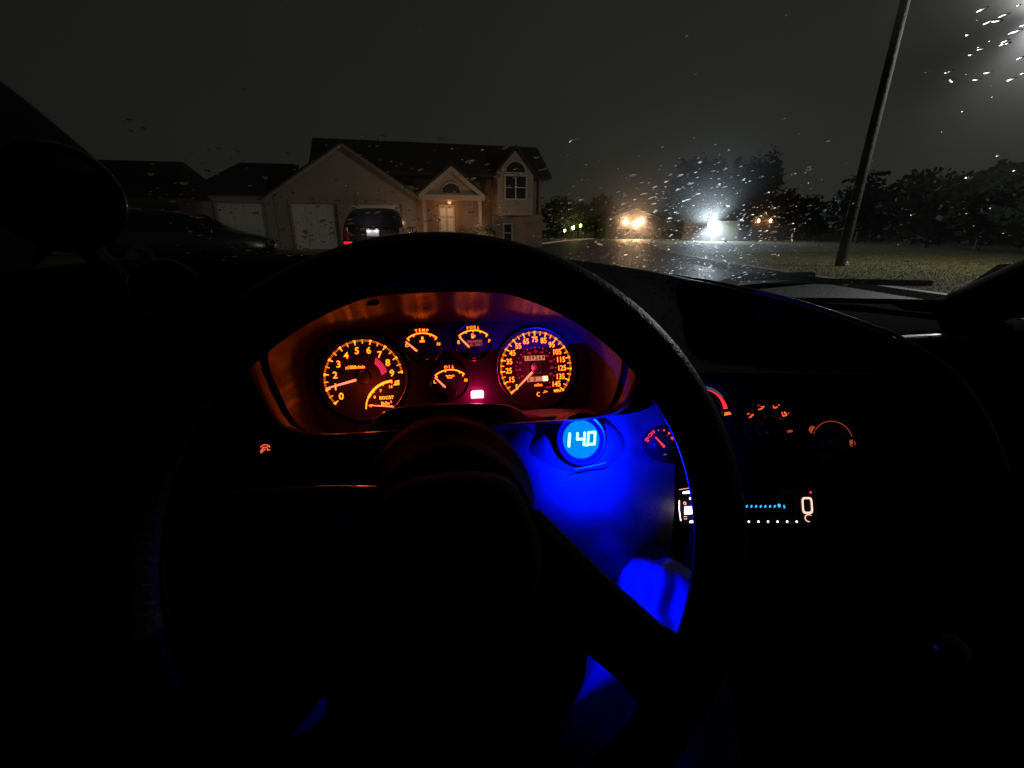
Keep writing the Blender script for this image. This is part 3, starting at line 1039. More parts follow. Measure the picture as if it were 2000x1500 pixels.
# mirror on the door, seen black at the right end of the dashboard
dm = thing('door_mirror', 'black door mirror rising at the passenger end of the dashboard', 'mirror', at(2010, 570, .92))
G().loft([[(x, y, z * k_ + .0) for x, y, z in ((-.09, 0, -.07), (.10, 0, -.07), (.12, 0, .05), (.02, 0, .075), (-.06, 0, .02))] for k_ in (1,)] * 1 + [[(x * .9, .1, z * .85) for x, y, z in ((-.09, 0, -.07), (.10, 0, -.07), (.12, 0, .05), (.02, 0, .075), (-.06, 0, .02))]], True, True).build('housing', 'gloss', dm, bevel=.01)

# ---------------------------------------------------------------- dashboard
D = thing('dashboard', 'black wraparound dashboard below the windshield', 'dashboard')
crest = [(-160, 560, .60), (100, 520, .68), (320, 503, .74), (500, 498, .77), (740, 500, .78), (880, 500, .78), (1090, 506, .78), (1250, 526, .77), (1340, 545, .76), (1400, 556, .75), (1550, 590, .72), (1700, 640, .67), (1760, 664, .65), (1860, 730, .60), (1930, 830, .55), (1980, 960, .50)]
lip = [(330, 900, .55), (400, 800, .52), (480, 700, .465), (560, 615, .455), (690, 563, .452), (880, 547, .452), (1010, 556, .452), (1160, 606, .455), (1260, 690, .47), (1330, 735, .52), (1450, 738, .54), (1560, 757, .53), (1650, 785, .52), (1740, 840, .50), (1800, 920, .48), (1850, 1040, .45)]


def spl(pts, k=6):
    o = []
    for i in range(len(pts) - 1):
        p0, p1, p2, p3 = [pts[max(0, min(len(pts) - 1, j))] for j in (i - 1, i, i + 1, i + 2)]
        for q in range(k):
            t = q / k
            o.append(0.5 * ((2 * p1) + (p2 - p0) * t + (2 * p0 - 5 * p1 + 4 * p2 - p3) * t * t + (3 * p1 - p0 - 3 * p2 + p3) * t ** 3))
    o.append(pts[-1])
    return o


CR = spl([at(*p) for p in crest])
LI = spl([at(*p) for p in lip])
rows = []
rows.append([Vector((c.x * 1.0, 1.12, min(.95, c.z - .02))) for c in CR])
rows.append([c + Vector((0, .12, -.03)) for c in CR])
rows.append([c + Vector((0, .03, -.004)) for c in CR])
rows.append([c + Vector((0, .008, 0.0)) for c in CR])
rows.append([c + Vector((0, -.004, -.002)) for c in CR])
for f_, fz in ((.05, .10), (.13, .40), (.25, .70), (.5, .88), (.8, .97), (.96, 1.0), (1.0, 1.03)):
    rows.append([Vector((c.x + (l.x - c.x) * f_, c.y + (l.y - c.y) * f_, c.z + (l.z - c.z) * (lambda k_: fz * (.3 + .7 * k_) + f_ * .7 * (1 - k_))(max(0, min(1, (c.x - .0) / .16))))) for c, l in zip(CR, LI)])
rows.append([l + Vector((0, .02, -.008)) for l in LI])
g = G()
g.loft([[tuple(p) for p in r] for r in rows], close=False)
g.build('binnacle_hood', 'softpad', D, smooth=True, angle=70)
# pale bead along the crest, put in as the street lamp's highlight
G().tube([tuple(c + Vector((0, .000, .0032))) for c in CR[46:]], [min(.0036, .0006 + .0003 * k) for k in range(len(CR[46:]))], 10).build('crest_highlight', mat('crest_highlight_pale', (.16, .16, .165), .3, spec=1.0), D, smooth=True)
# pad under the glass and passenger side
g = G()
px = [-.5 + 1.75 * k / 24 for k in range(25)]
rows = [[(x, 1.10 - .18 * ((x - .36) / .85) ** 2, .945) for x in px], [(x, 1.0 - .18 * ((x - .36) / .85) ** 2, .962) for x in px], [(x, .85, .950) for x in px], [(x, .74, .935) for x in px], [(x, .69, .915) for x in px], [(x, .66, .87) for x in px], [(x, .66, .70) for x in px], [(x, .70, .60) for x in px], [(x, .80, .45) for x in px]]
g.loft(rows, close=False)
g.build('dash_pad', 'softpad', D, smooth=True, angle=70)
G().tube([(x, .985 - .18 * ((x - .36) / .85) ** 2, .966) for x in px], .006, 8).build('defroster_trim', 'trim', D, smooth=True)
# passenger vent on the pad edge
pv = G()
c0 = at(1815, 674, .70)
pv.box((0, 0, 0), (.20, .05, .045), Matrix.Translation(c0 + Vector((0, .03, -.006))))
pvo = pv.build('vent', 'trim', D, bevel=.006)
for k in range(4):
    G().box((0, 0, 0), (.044, .012, .03), Matrix.Translation(c0 + Vector((-.072 + .048 * k, .0, 0))) @ Matrix.Rotation(rad(-35), 4, 'X')).build('louvre', mat('vent_grey', (.06, .06, .058), .6), pvo, bevel=.002)
# lower panel under the cluster, wraps towards the console
g = G()
tops = [(470, 800, .56), (600, 855, .53), (760, 850, .53), (900, 845, .51), (1050, 815, .468), (1190, 812, .466), (1260, 800, .49), (1310, 770, .51)]
bots = [(520, 1050, .60), (640, 1060, .58), (780, 1060, .57), (900, 1080, .49), (1040, 1110, .41), (1180, 1130, .395), (1260, 1130, .405), (1308, 1110, .43)]
A_ = spl([at(*p) for p in tops])
B_ = spl([at(*p) for p in bots])
g.loft([[tuple(a + Vector((0, .06, -.015))) for a in A_], [tuple(a) for a in A_], [tuple(a.lerp(b, .33) + Vector((0, -.012, .0))) for a, b in zip(A_, B_)], [tuple(a.lerp(b, .66) + Vector((0, -.010, 0))) for a, b in zip(A_, B_)], [tuple(b) for b in B_], [tuple(b + Vector((0, .12, -.12))) for b in B_], [tuple(b + Vector((0, .2, -.35))) for b in B_]], close=False)
g.build('lower_panel', 'grey', D, smooth=True, angle=70)
# dimmer switch at the left
sw = part_empty('dimmer_switch', D, atd(518, 875, .545), (rad(65), 0, 0))
G().prism([(-.016, -.011), (.016, -.011), (.016, .011), (-.016, .011)], -.03, 0).build('switch_body', 'trim', sw, bevel=.002)
g = G()
g.arc((0, -2), 5.5, 6.3, 20, 150, .6).arc((0, -2), 2.5, 3.3, -30, 190, .6).bar((-5, -5.5), (0.5, -1), 1.1, 1.1, .6).bar((-5.5, -4), (-1.5, 1.5), .8, .8, .6).bar((2.6, -2), (6, -3), .8, .8, .6).bar((2, 1), (5.2, 2.6), .7, .7, .6)
g.build('dimmer_symbol', 'icon', sw, scale=.001)

# ---------------------------------------------------------------- instrument cluster
C = thing('instrument_cluster', 'amber lit instrument cluster behind the steering wheel', 'instruments', (.019, .5577, .9433), (rad(72), 0, 0))
OA = resample([(-178, 30), (-162, 52), (-140, 66), (-60, 69), (60, 69), (150, 66), (178, 48), (192, 8), (178, -66), (-163, -66)])
OB = resample([(-199, 37), (-171, 63), (-130, 80), (-75, 92), (3, 94), (61, 91), (130, 80), (178, 60), (207, 14), (180, -61), (-163, -58)])
OC = [(x * 1.012 + (2 if x > 0 else -2), y * 1.02 + 1.5 if y > 0 else y * .97) for x, y in OB]
OD = [(x * 1.02, y * (1.075 if y > 0 else .90)) for x, y in OB]
g = G()
g.add([(x, y, -1.5) for x, y in OA], [tuple(range(len(OA)))])
g.build('face_plate', 'dial', C, scale=.001)
g = G()
g.loft([[(x, y, -2) for x, y in OA], [(x, y, 4) for x, y in OA], [(x * .5 + a * .5, y * .5 + b * .5, 36) for (x, y), (a, b) in zip(OA, OB)], [(x, y, 68) for x, y in OB], [(x, y, 71) for x, y in OB]])
g.build('recess_lining', 'hoodin', C, smooth=True, scale=.001, angle=50)
g = G()
g.loft([[(x, y, 70) for x, y in OC], [(x * 1.012, y * (1.02 if y > 0 else .99), 74) for x, y in OC], [(x, y, 101) for x, y in OD], [(x * 1.02, y * (1.02 if y > 0 else 1.01), 106) for x, y in OD], [(x * 1.05, y * 1.06, 100) for x, y in OD]])
g.build('hood_lip', 'hoodin', C, smooth=True, scale=.001, angle=50)


def gauge_base(name, x, y, r):
    o = part_empty(name, C, (x * .001, y * .001, 0))
    G().disc(r, 0.4, n=64).build('dial_face', 'dial', o, scale=.001)
    G().lathe([(r - .6, .5), (r - .2, 2.2), (r + .6, 2.6), (r + 1.4, 2.0), (r + 1.8, -1)], 64).build('bezel_ring', 'trim', o, smooth=True, scale=.001)
    return o


ZP = 1.0
# tachometer
T = gauge_base('tachometer', -105.9, 3.7, 51)
g, gm = G(), G()
later(gm, 'fine_marks', 'ambersoft', T)
A0, AS = 219.5, 23.7
for k in range(91):
    a = A0 - AS * k / 10
    r0 = 41.5 if k % 10 == 0 else (42.3 if k % 5 == 0 else 44.8)
    wd = 1.15 if k % 10 == 0 else (.75 if k % 5 == 0 else .42)
    (g if k % 5 == 0 else gm).bar(polar(0, 0, r0, a), polar(0, 0, 47.2, a), wd, wd, ZP)
    if k % 10 == 0:
        g.arc((0, 0), 45.2, 47.2, a - 1.8, a + 1.8, ZP, 4)
bc = (34.5, -39.5)
g.arc(bc, 32.4, 35.2, 92, 154, ZP, 24)
g.arc(bc, 33.4, 34.8, 154, 178, ZP, 10)
for a in (93, 113, 138):
    g.bar(polar(*bc, 31, a), polar(*bc, 33, a), 1.0, 1.0, ZP)
g.arc((38.8, -8.3), 1.1, 2.6, 0, 360, ZP, 16).bar((38.8, -5.9), (42.4, -5.9), 1.0, 1.0, ZP).bar((38.6, -10.7), (34.6, -10.7), 1.0, 1.0, ZP).bar((40.6, -11.0), (42.0, -9.0), 1.0, 1.0, ZP)
later(g, 'scale_marks', 'amber', T)
g = G()
for k in range(10):
    text(g, str(k), *polar(0, 0, 34.0 if k > 1 else 35.2, A0 - AS * k - (0 if k else 2)), 8.0, 0, ZP, .012)
text(g, 'x1000r/min', -9.5, 13.5, 4.0, 0, ZP, .018, 0, .86)
text(g, 'BOOST', 25.5, -26.2, 3.7, 0, ZP, .03)
text(g, 'lb/in', 23.8, -33.2, 4.2, 0, ZP, .02)
text(g, '2', 30.8, -31.6, 2.3, 0, ZP, .03)
for s_, x, y in (('14', 31.0, -12.9), ('7', 19.0, -17.2), ('0', 11.4, -24.6), ('-7', 6.2, -35.2)):
    text(g, s_, x, y, 3.3, 0, ZP, .02)
later(g, 'numerals', 'amber', T)
g = G()
for k in range(11):
    a = 52 - 42 * k / 10
    g.bar(polar(0, 0, 21.3, a - 3), polar(0, 0, 28.8, a + 4.2), 1.15, 1.15, ZP)
later(g, 'red_zone', 'pinkzone', T)
g = G().bar(polar(0, 0, 9, 193.5), polar(0, 0, 45, 193.5), 3.0, 1.7, 5.0)
later(g, 'needle', 'needle', T)
g = G().bar((33.5, -37.5), (4.2, -34.0), 1.9, 1.0, 3.5)
later(g, 'boost_needle', 'needle', T)
G().lathe([(8.4, 1), (8.4, 5.5), (7.6, 6.6), (0, 6.8)], 32).build('needle_hub', 'trim', T, smooth=True, scale=.001)
lamp('dial_fill', T, (.008, -.012, .034), (1, .07, .015), .07)  # unseen lamp added before the dial, reddens its face

# speedometer
P = gauge_base('speedometer', 111.8, 5.5, 51.5)
g, gm = G(), G()
later(gm, 'fine_marks', 'ambersoft', P)
A0, AS = 222.0, 264 / 140
for m_ in range(5, 146):
    a = A0 - AS * (m_ - 5)
    maj, mid = m_ % 10 == 5, m_ % 10 == 0
    (g if maj or mid else gm).bar(polar(0, 0, 41.5 if maj else (42.6 if mid else 45.2), a), polar(0, 0, 47.6, a), 1.15 if maj else (.8 if mid else .36), None, ZP)
    if maj:
        g.arc((0, 0), 46.0, 47.6, a - 1.7, a + 1.7, ZP, 4)
g.arc((1.5, -35), 1.9, 2.7, 60, 300, ZP, 12).bar((7.5, -33.4), (13.2, -32.0), .7, .7, ZP).bar((9.0, -31.2), (11.0, -31.0), .6, .6, ZP)
later(g, 'scale_marks', 'amber', P)
g = G()
for m_ in range(5, 146, 10):
    r_ = 36.6 if m_ < 100 else 34.6
    text(g, str(m_), *polar(0, 0, r_, A0 - AS * (m_ - 5)), 6.9, 0, ZP, .014, 0, .84)
text(g, 'miles', 1.5, -22.8, 3.6, 0, ZP, .01)
text(g, 'MPH', 27.0, -32.0, 3.4, 0, ZP, .03)
later(g, 'numerals', 'amber', P)
g = G()
for kmh in range(10, 250, 10):
    a = A0 - AS * (kmh / 1.609 - 5)
    g.disc(.95 if kmh % 20 == 0 else .6, ZP, polar(0, 0, 26.4, a), 12)
    if kmh % 20 == 0:
        text(g, str(kmh), *polar(0, 0, 22.0 if kmh < 100 else 21.0, a), 2.7, 0, ZP, .01, 0, .9)
text(g, 'km/h', 15.2, -26.4, 2.6, 0, ZP, .02)
later(g, 'kilometre_scale', 'redprint', P)
for nm, y, txt, x0, lit in (('odometer', 12.6, '109269', -1.4, False), ('trip_meter', -15.0, '00 9', .7, True)):
    G().prism([(x0 - 13.6, y - 3.1), (x0 + 13.6, y - 3.1), (x0 + 13.6, y + 3.1), (x0 - 13.6, y + 3.1)], .6, 1.1).build(nm, 'odo', P, scale=.001)
    g, g2 = G(), G()
    for q, ch in enumerate(txt):
        if ch == ' ':
            continue
        xx = x0 - 11.2 + q * (22.4 / 5 if not lit else 7.4)
        text(g, ch, xx, y, 4.6, 0, 1.2, .05, 0, .9)
    later(g, nm + '_digits', 'inkdark', P)
    if lit:
        G().prism([(x0 + 7.4, y - 3.1), (x0 + 14, y - 3.1), (x0 + 14, y + 3.3), (x0 + 7.4, y + 3.3)], .6, 1.25).build('trip_tenths', 'odoglow', P, scale=.001)
g = G().bar(polar(0, 0, 8.5, 222.5), polar(0, 0, 45.5, 222.5), 3.0, 1.2, 5.0)
later(g, 'needle', 'needle', P)
G().lathe([(8.4, 1), (8.4, 5.5), (7.6, 6.6), (0, 6.8)], 32).build('needle_hub', 'trim', P, smooth=True, scale=.001)
lamp('dial_fill', P, (-.004, .0, .034), (1, .03, .10), .07)  # added unseen lamp, tints the speedometer face pink


# three small gauges
def small_gauge(name, x, y, lo, hi, title, ticks, na, icon):
    o = gauge_base(name, x, y, 23.2)
    g = G()
    c = (0, -14)
    g.arc(c, 28.3, 29.7, 51, 129, ZP, 24)
    for a in (51.6, 128.4):
        g.bar(polar(*c, 25.6, a), polar(*c, 29.7, a), 1.3, 1.3, ZP)
    for a in ticks:
        g.bar(polar(*c, 26.6, a), polar(*c, 29, a), 1.2, 1.2, ZP)
    icon(g)
    later(g, 'scale_marks', 'amber', o)
    g = G()
    text(g, lo, -19.3, .3, 3.9, 6, ZP, .03)
    text(g, hi, 20.0, .3, 3.9, -6, ZP, .03)
    n_ = len(title)
    for q, ch in enumerate(title):
        a = 90 - (q - (n_ - 1) / 2) * 8.0
        text(g, ch, *polar(0, -14, 32.6, a), 3.5, a - 90, ZP, .02)
    later(g, 'lettering', 'amber', o)
    g = G().bar(polar(*c, 9.5, na), polar(*c, 27.5, na), 2.3, 1.7, 4.0)
    later(g, 'needle', 'needle', o)
    G().lathe([(7.6, 1), (7.6, 4.6), (6.8, 5.4), (0, 5.6)], 24, Matrix.Translation((0, -14, 0))).build('needle_hub', 'trim', o, smooth=True, scale=.001)
    return o


def ic_temp(g):
    g.bar((0, 5), (0, 10.3), 1.6, 1.6, ZP).bar((0, 9.6), (1.8, 9.6), .7, .7, ZP).bar((0, 7.8), (1.8, 7.8), .7, .7, ZP).bar((-3, 5.6), (-1.3, 5.2), .9, .9, ZP).bar((1.3, 5.2), (3, 5.6), .9, .9, ZP).bar((-3, 4.0), (3, 4.0), .9, .9, ZP)


def ic_fuel(g):
    g.bar((-1.2, 5.0), (-1.2, 7.6), 2.7, 2.7, ZP).bar((-2.3, 7.4), (-2.3, 10), .6, .6, ZP).bar((-.1, 7.4), (-.1, 10), .6, .6, ZP).bar((-2.5, 9.9), (.1, 9.9), .7, .7, ZP).bar((.4, 6), (1.8, 6.2), .5, .5, ZP).bar((1.8, 6), (1.8, 9), .6, .6, ZP)


def ic_oil(g):
    g.bar((-3.4, 7.2), (3.0, 7.2), .7, .7, ZP).bar((-2.6, 4.4), (1.8, 4.4), .8, .8, ZP).bar((-2.8, 4.2), (-3.2, 7.4), .7, .7, ZP).bar((1.8, 4.4), (4.6, 8.4), .7, .7, ZP).bar((-3.2, 7), (-5, 8), .8, .8, ZP).bar((-.5, 7.2), (-.5, 8.4), .8, .8, ZP).disc(.55, ZP, (5.4, 6.6), 8)


sg = small_gauge('temperature_gauge', -32.9, 41.1, 'C', 'H', 'TEMP', (112, 68), 137, ic_temp)
g = G().arc((0, -14), 26.6, 28.6, 55, 60, 1.2, 4)
later(g, 'hot_mark', 'pinkzone', sg)
sg = small_gauge('fuel_gauge', 31.7, 42.4, 'E', 'F', 'FUEL', (109, 90, 71), 131, ic_fuel)
g = G()
text(g, 'UNLEADED', 1.2, .6, 3.4, 0, ZP, .0, 0, .80)
text(g, 'FUEL ONLY', 1.2, -3.8, 3.4, 0, ZP, .0, 0, .80)
later(g, 'fuel_notice', emis('fuel_notice_print', (1.0, .13, .09), .8), sg)
small_gauge('oil_gauge', -1.0, -6.5, 'L', 'H', 'OIL', (101, 63), 133, ic_oil)
# lit warning lamp
wl = part_empty('warning_light', C, (.0326, -.0248, 0))
G().prism([(-8.2, -5.2), (8.2, -5.2), (8.4, 3.6), (6.2, 5.2), (-6.2, 5.2), (-8.4, 3.6)], 0, 1.6).build('lens', 'warn', wl, scale=.001, bevel=.0008)
lamp('warning_lamp_light', wl, (0, 0, .013), (1, .004, .13), .15)
# unlit tell-tale recess in the lining
G().lathe([(0, 0), (7, 0), (8, 1.5)], 24, Matrix.Translation((-84, 84, 55)) @ Matrix.Rotation(rad(-70), 4, 'X') @ Matrix.Diagonal((1, .5, 1, 1))).build('sensor_cap', 'gloss', C, smooth=True, scale=.001)
# lower trim arching over the column
arch = [(-165, -62), (-104, -61), (-95, -54), (-88.5, -45), (-80, -37.5), (-71.6, -33.6), (-51, -30.8), (0, -31.5), (54, -35.5), (70, -41), (80, -48), (91, -58), (108, -62.5), (182, -64)]
arch = [tuple(p) for p in spl([Vector(p) for p in arch], 5)]
n_ = len(arch)
g = G()
g.loft([[(x, y - 1, 40) for x, y in arch], [(x, y - .4, 66) for x, y in arch], [(x, y, 70) for x, y in arch], [(x, y - 1.4, 73) for x, y in arch], [(x, y - 9, 76) for x, y in arch], [(x, y - 11, 80) for x, y in arch], [(x, y - 14, 82) for x, y in arch], [(x * .98, y - 30, 60) for x, y in arch]], close=False)
g.build('lower_trim', 'trim', C, smooth=True, scale=.001, angle=60)

# ---------------------------------------------------------------- blue digital gauge
AF = thing('digital_gauge', 'round digital gauge glowing blue and reading 14.0', 'gauge', atd(1135, 858, .505), (rad(65), 0, 0))
G().lathe([(25.5, 0), (25.8, 2.4), (27.0, 3.0), (28.6, 2.2), (29.2, 0), (29.2, -22), (31, -30)], 64).build('housing', 'trim', AF, smooth=True, scale=.001)
G().disc(25.6, -.5, n=64).build('dial_face', 'gloss', AF, scale=.001)
G().loft([[(cx_ + rx_ * cos(2 * pi * k / 48), cy_ + ry_ * sin(2 * pi * k / 48), z_) for k in range(48)] for rx_, ry_, cx_, cy_, z_ in ((29.3, 29.3, 0, 0, -2), (34, 32, 0, -2, -4), (46, 38, 1, -7, -12), (60, 46, 2, -14, -22), (68, 50, 2, -18, -30))]).build('light_catch_flange', 'grey', AF, smooth=True, scale=.001)  # flange added to fill the shadowed gap and catch the added blue light
G().disc(21.0, 0.2, n=64).build('diffuser', 'gauge_led', AF, scale=.001)
SEG = {'1': 'bc', '4': 'fgbc', '0': 'abcdef'}
g = G()


def seg_digit(g, ch, cx, cy, wd, h, th, z):
    sk = .16

    def P_(x, y):
        return (cx + x + sk * y, cy + y)
    ww, hh = wd / 2, h / 2
    ln = {'a': ((-ww, hh), (ww, hh)), 'b': ((ww, hh), (ww, 0)), 'c': ((ww, 0), (ww, -hh)), 'd': ((-ww, -hh), (ww, -hh)), 'e': ((-ww, 0), (-ww, -hh)), 'f': ((-ww, hh), (-ww, 0)), 'g': ((-ww, 0), (ww, 0))}
    for k in SEG[ch]:
        a, b = ln[k]
        g.bar(P_(*a), P_(*b), th, th, z)
        for q in (a, b):
            g.disc(th / 2, z + .02, P_(*q), 10)


seg_digit(g, '1', -18.0, .3, 8.5, 13, 3.0, .8)
seg_digit(g, '4', -.6, .2, 8.2, 13, 2.7, .8)
g.disc(1.6, .8, (5.6, -6.8), 12)
seg_digit(g, '0', 11.8, .2, 7.6, 13, 2.7, .8)
g.build('digits', 'cyan', AF, scale=.001)
g = G()
g.tube([(-11.5, -31.6, 4), (19.5, -28.6, 4), (24.8, -27.0, 4)], .55, 6)
g.build('edge_glint', mat('glint_pale', (.5, .5, .5), .3), AF, smooth=True, scale=.001)  # pale bar painted in for the lit edge below the gauge
# added spots before the gauge: halo on the panel, light on leg and rim
gw = lamp('gauge_panel_fill', AF, (.006, -.010, .040), (0, .004, 1), 8.0, 'SPOT')
gw.data.spot_size, gw.data.spot_blend = rad(134), .5
gw.rotation_euler = Vector((.05, -.02, -1)).to_track_quat('-Z', 'Y').to_euler()
KN = Vector((.238, .405, .748))            # the driver's right knee
_loc = Vector((.012, -.030, .030))
_m = Matrix.Rotation(rad(65), 3, 'X')
_d = _m.inverted() @ (KN + Vector((-.045, -.065, -.03)) - (AF.location + _m @ _loc))
sp = lamp('gauge_leg_fill', AF, _loc, (0, .004, 1), 11.0, 'SPOT')  # added lamp aimed at the driver's leg
sp.data.spot_size, sp.data.spot_blend = rad(54), .7
sp.rotation_euler = _d.to_track_quat('-Z', 'Y').to_euler()
_d = _m.inverted() @ (Vector((.17, .29, .98)) - (AF.location + _m @ _loc))
sp = lamp('gauge_rim_fill', AF, _loc, (0, .004, 1), 5.0, 'SPOT')  # added lamp aimed at the right side of the wheel rim
sp.data.spot_size, sp.data.spot_blend = rad(60), .8
sp.rotation_euler = _d.to_track_quat('-Z', 'Y').to_euler()

# ---------------------------------------------------------------- fan switch
FN = thing('fan_knob', 'fan speed knob with red OFF mark right of the blue gauge', 'knob', atd(1292, 868, .545), (rad(65), 0, 0))
G().lathe([(0, 5), (11, 5), (13, 3), (13.6, -2), (20, -3), (20, -14)], 40).build('knob', 'trim', FN, smooth=True, scale=.001)
g = G()
g.bar((-9.5, 9.5), (0.8, -3.2), 1.6, 3.0, 5.6)
g.build('pointer', 'iconred', FN, scale=.001)
g = G()
for x, y, r_ in ((-1.0, 17.0, .8), (6.4, 16.4, 1.2), (12.4, 12.6, 1.6), (15.6, 6.0, 2.1)):
    g.disc(r_, -2.2, (x, y), 14)
text(g, 'OFF', -9.6, 13.2, 4.2, 32, -2.2, .02)
for k in range(3):
    g.arc((-16.5, 7.0), 0.6, 2.9, 60 + 120 * k - 38, 60 + 120 * k + 38, -2.2, 6)
later(g, 'speed_marks', 'iconred', FN)

# ---------------------------------------------------------------- centre console with stereo and climate dials
CS = thing('center_stack', 'dark center console panel holding the stereo and climate dials', 'console', (.393, .456, .776), (rad(65), 0, rad(-10)))
g = G()
g.prism([(-138, -40), (-134, 150), (-110, 178), (190, 178), (232, 120), (236, -40), (200, -260), (-120, -260)], -30, -6)
o = g.build('panel', 'shroud', CS, scale=.001, bevel=.004)


def stack_dial(name, x, y, r):
    d = part_empty(name, CS, (x * .001, y * .001, -.006))
    G().lathe([(0, 16), (r * .42, 16), (r * .5, 13), (r * .56, 2), (r * .62, 0), (r * 1.0, 0.3), (r * 1.06, 1.2), (r * 1.12, 0)], 48).build('knob', 'trim', d, smooth=True, scale=.001)
    return d


d = stack_dial('temperature_dial', -45.7, 124.2, 36)
g = G()
for k in range(16):
    a0, a1 = 98 - 92 * k / 16, 98 - 92 * (k + .9) / 16
    f_ = k / 15
    g.arc((0, 0), 30.6 - 4.5 * f_ - .8, 30.2 - .4 * (1 - f_) + 1.2 * f_, a0, a1, .6, 3)
g.build('warm_scale', 'arcred', d, scale=.001)
g = G()
for k in range(12):
    a0, a1 = 102 - 66 * k / 12, 102 - 66 * (k + .9) / 12
    f_ = k / 11
    g.arc((0, 0), 31.0 + .6 * f_, 34.6 - 2.0 * f_, a0, a1, .6, 3)
g.build('cold_scale', 'arcblue', d, scale=.001)
G().prism([(26, -6), (36, -4), (34, -.8), (27, -1.2)], 0.4, .8).build('recirculation_mark', 'amberdim', d, scale=.001)
d = stack_dial('mode_dial', 41.2, 102.2, 30)
for (x, y, k) in ((-25.2, 16.5, 0), (-10, 27.5, 1), (10.8, 29.6, 2), (22.5, 18.5, 3)):
    g = G()
    g.bar((x - 4, y - 3.2), (x + .2, y - 2.2), 1.5, 1.5, .6).bar((x + .2, y - 2.2), (x + 4.2, y + 1.6), 1.5, 1.3, .6)
    if k < 2:
        g.bar((x - 4.4, y + 2.2), (x + .6, y + 1.2), 1.3, 1.3, .6).bar((x - 1.6, y + 3.2), (x + 1.0, y + .4), 1.1, 1.1, .6)
    else:
        g.bar((x - 5, y + 2.4), (x - 3.6, y - 2.6), 1.3, 1.3, .6)
    if k == 3:
        g.disc(2.2, .6, (x, y + 1.6), 10)
    g.build('airflow_symbol', 'icon', d, scale=.001)
G().prism([(23, -7), (31, -6), (30, -3), (24, -3.6)], .4, .8).build('defrost_mark', 'amberfaint', d, scale=.001)
d = stack_dial('vent_dial', 125.0, 83.8, 27)
G().arc((0, 0), 26.6, 28.2, 14, 142, .6, 24).build('volume_scale', 'amberfaint', d, scale=.001)
g = G()
g.disc(3.4, .5, (-26, 15.5), 12).arc((-26, 15.5), 3.6, 5.2, 0, 300, .6, 12)
g.build('low_mark', 'amberfaint', d, scale=.001)
g = G()
g.disc(3.2, .5, (24.5, -1.5), 12).arc((26, -2.4), 3.6, 4.6, -140, 120, .6, 12)
g.build('high_mark', 'amberfaint', d, scale=.001)

ST = thing('car_stereo', 'car stereo with blue digit row and white lit buttons in the console', 'stereo', CS.location, CS.rotation_euler)
G().prism([(-91, -26), (93, -26), (93, 25), (-91, 25)], -5.5, 3).build('faceplate', 'gloss', ST, scale=.001, bevel=.002)
G().prism([(-30, -12), (62, -12), (62, 14), (-30, 14)], 3.0, 3.6).build('display', 'dial', ST, scale=.001)
g = G()
for k in range(9):
    x = -6.5 + 6.1 * k
    g.bar((x - 1, -2.2), (x + .4, 1.0), 1.3, 1.3, 4.0).bar((x - 1.4, -.2), (x + 1.4, -.8), 1.0, 1.0, 4.0)
g.disc(2.0, 4.1, (41.8, .8), 14)
g.bar((48.6, -3), (48.2, 1.2), 1.8, 1.8, 4.0)
g.build('display_digits', 'ledblue', ST, scale=.001)
for k in range(6):
    G().disc(1.25, 3.4, (1.3 + 12.5 * k, -20.2), 12).build('preset_button', 'ledwhite', ST, scale=.001)
G().prism([(-82.5, -11), (-67.5, -10), (-67.8, -.2), (-82, -1)], 3.2, 4.2).build('source_button', 'ledwhite', ST, scale=.001, bevel=.0006)
for x, y, wd in ((-78.5, 17.2, 10), (-71.0, 9.8, 8), (-71, -20, 10)):
    G().prism([(x - wd / 2, y - 1.6), (x + wd / 2, y - 1.2), (x + wd / 2, y + 1.6), (x + wd / 4, y + 2.0), (x - wd / 2, y + .6)], 3.2, 3.9).build('button', 'ledwhite', ST, scale=.001)
g = G().bar((-87.5, -19), (-89.0, -5), 1.0, 1.0, 3.5).bar((-89.0, -5), (-88.4, 7), 1.0, 1.0, 3.5)
g.build('edge_light', 'ledwhite', ST, scale=.001)
g = G().arc((-81.5, 3.5), 1.2, 2.0, 0, 360, 3.6, 12).bar((-81, 2), (-79.4, 1), .7, .7, 3.6).arc((-81.3, -15.5), 1.3, 2.0, 180, 360, 3.6, 8).bar((-83.3, -13.6), (-79.3, -13.6), .7, .7, 3.6)
g.build('button_symbol', 'ledwarm', ST, scale=.001)
g = G().bar((-88, 20.8), (-68, 24.0), .6, .6, 3.4)
g.build('upper_edge_light', 'ledwarm', ST, scale=.001)
for x, y in ((-66.0, 19.4), (84.6, 17.3)):
    G().disc(1.7, 3.5, (x, y), 12).build('indicator', 'ledred', ST, scale=.001)
g = G()
ro, ri = [], []
for k in range(40):
    a = 2 * pi * k / 40
    ca_, sa_ = cos(a), sin(a)
    q = (abs(ca_) ** 5 + abs(sa_) ** 5) ** (-.2)
    ro.append((78.7 + 7.0 * q * ca_, .6 + 10.6 * q * sa_, 4.0))
    ri.append((78.7 + 4.8 * q * ca_, .6 + 8.2 * q * sa_, 4.0))
g.loft([ro, ri])
g.build('button_ring', 'ledwarm', ST, scale=.001)
G().arc((79.2, -15.4), 4.0, 5.0, 0, 360, 4.0, 24).build('knob_ring', 'ledwarm', ST, scale=.001)
G().lathe([(0, 9), (3.2, 9), (3.9, 8), (4.0, 3)], 24, Matrix.Translation((79.2, -15.4, 0))).build('volume_knob', 'trim', ST, smooth=True, scale=.001)
lamp('button_glow', ST, (-.075, -.006, .016), (1, .7, .85), .010)

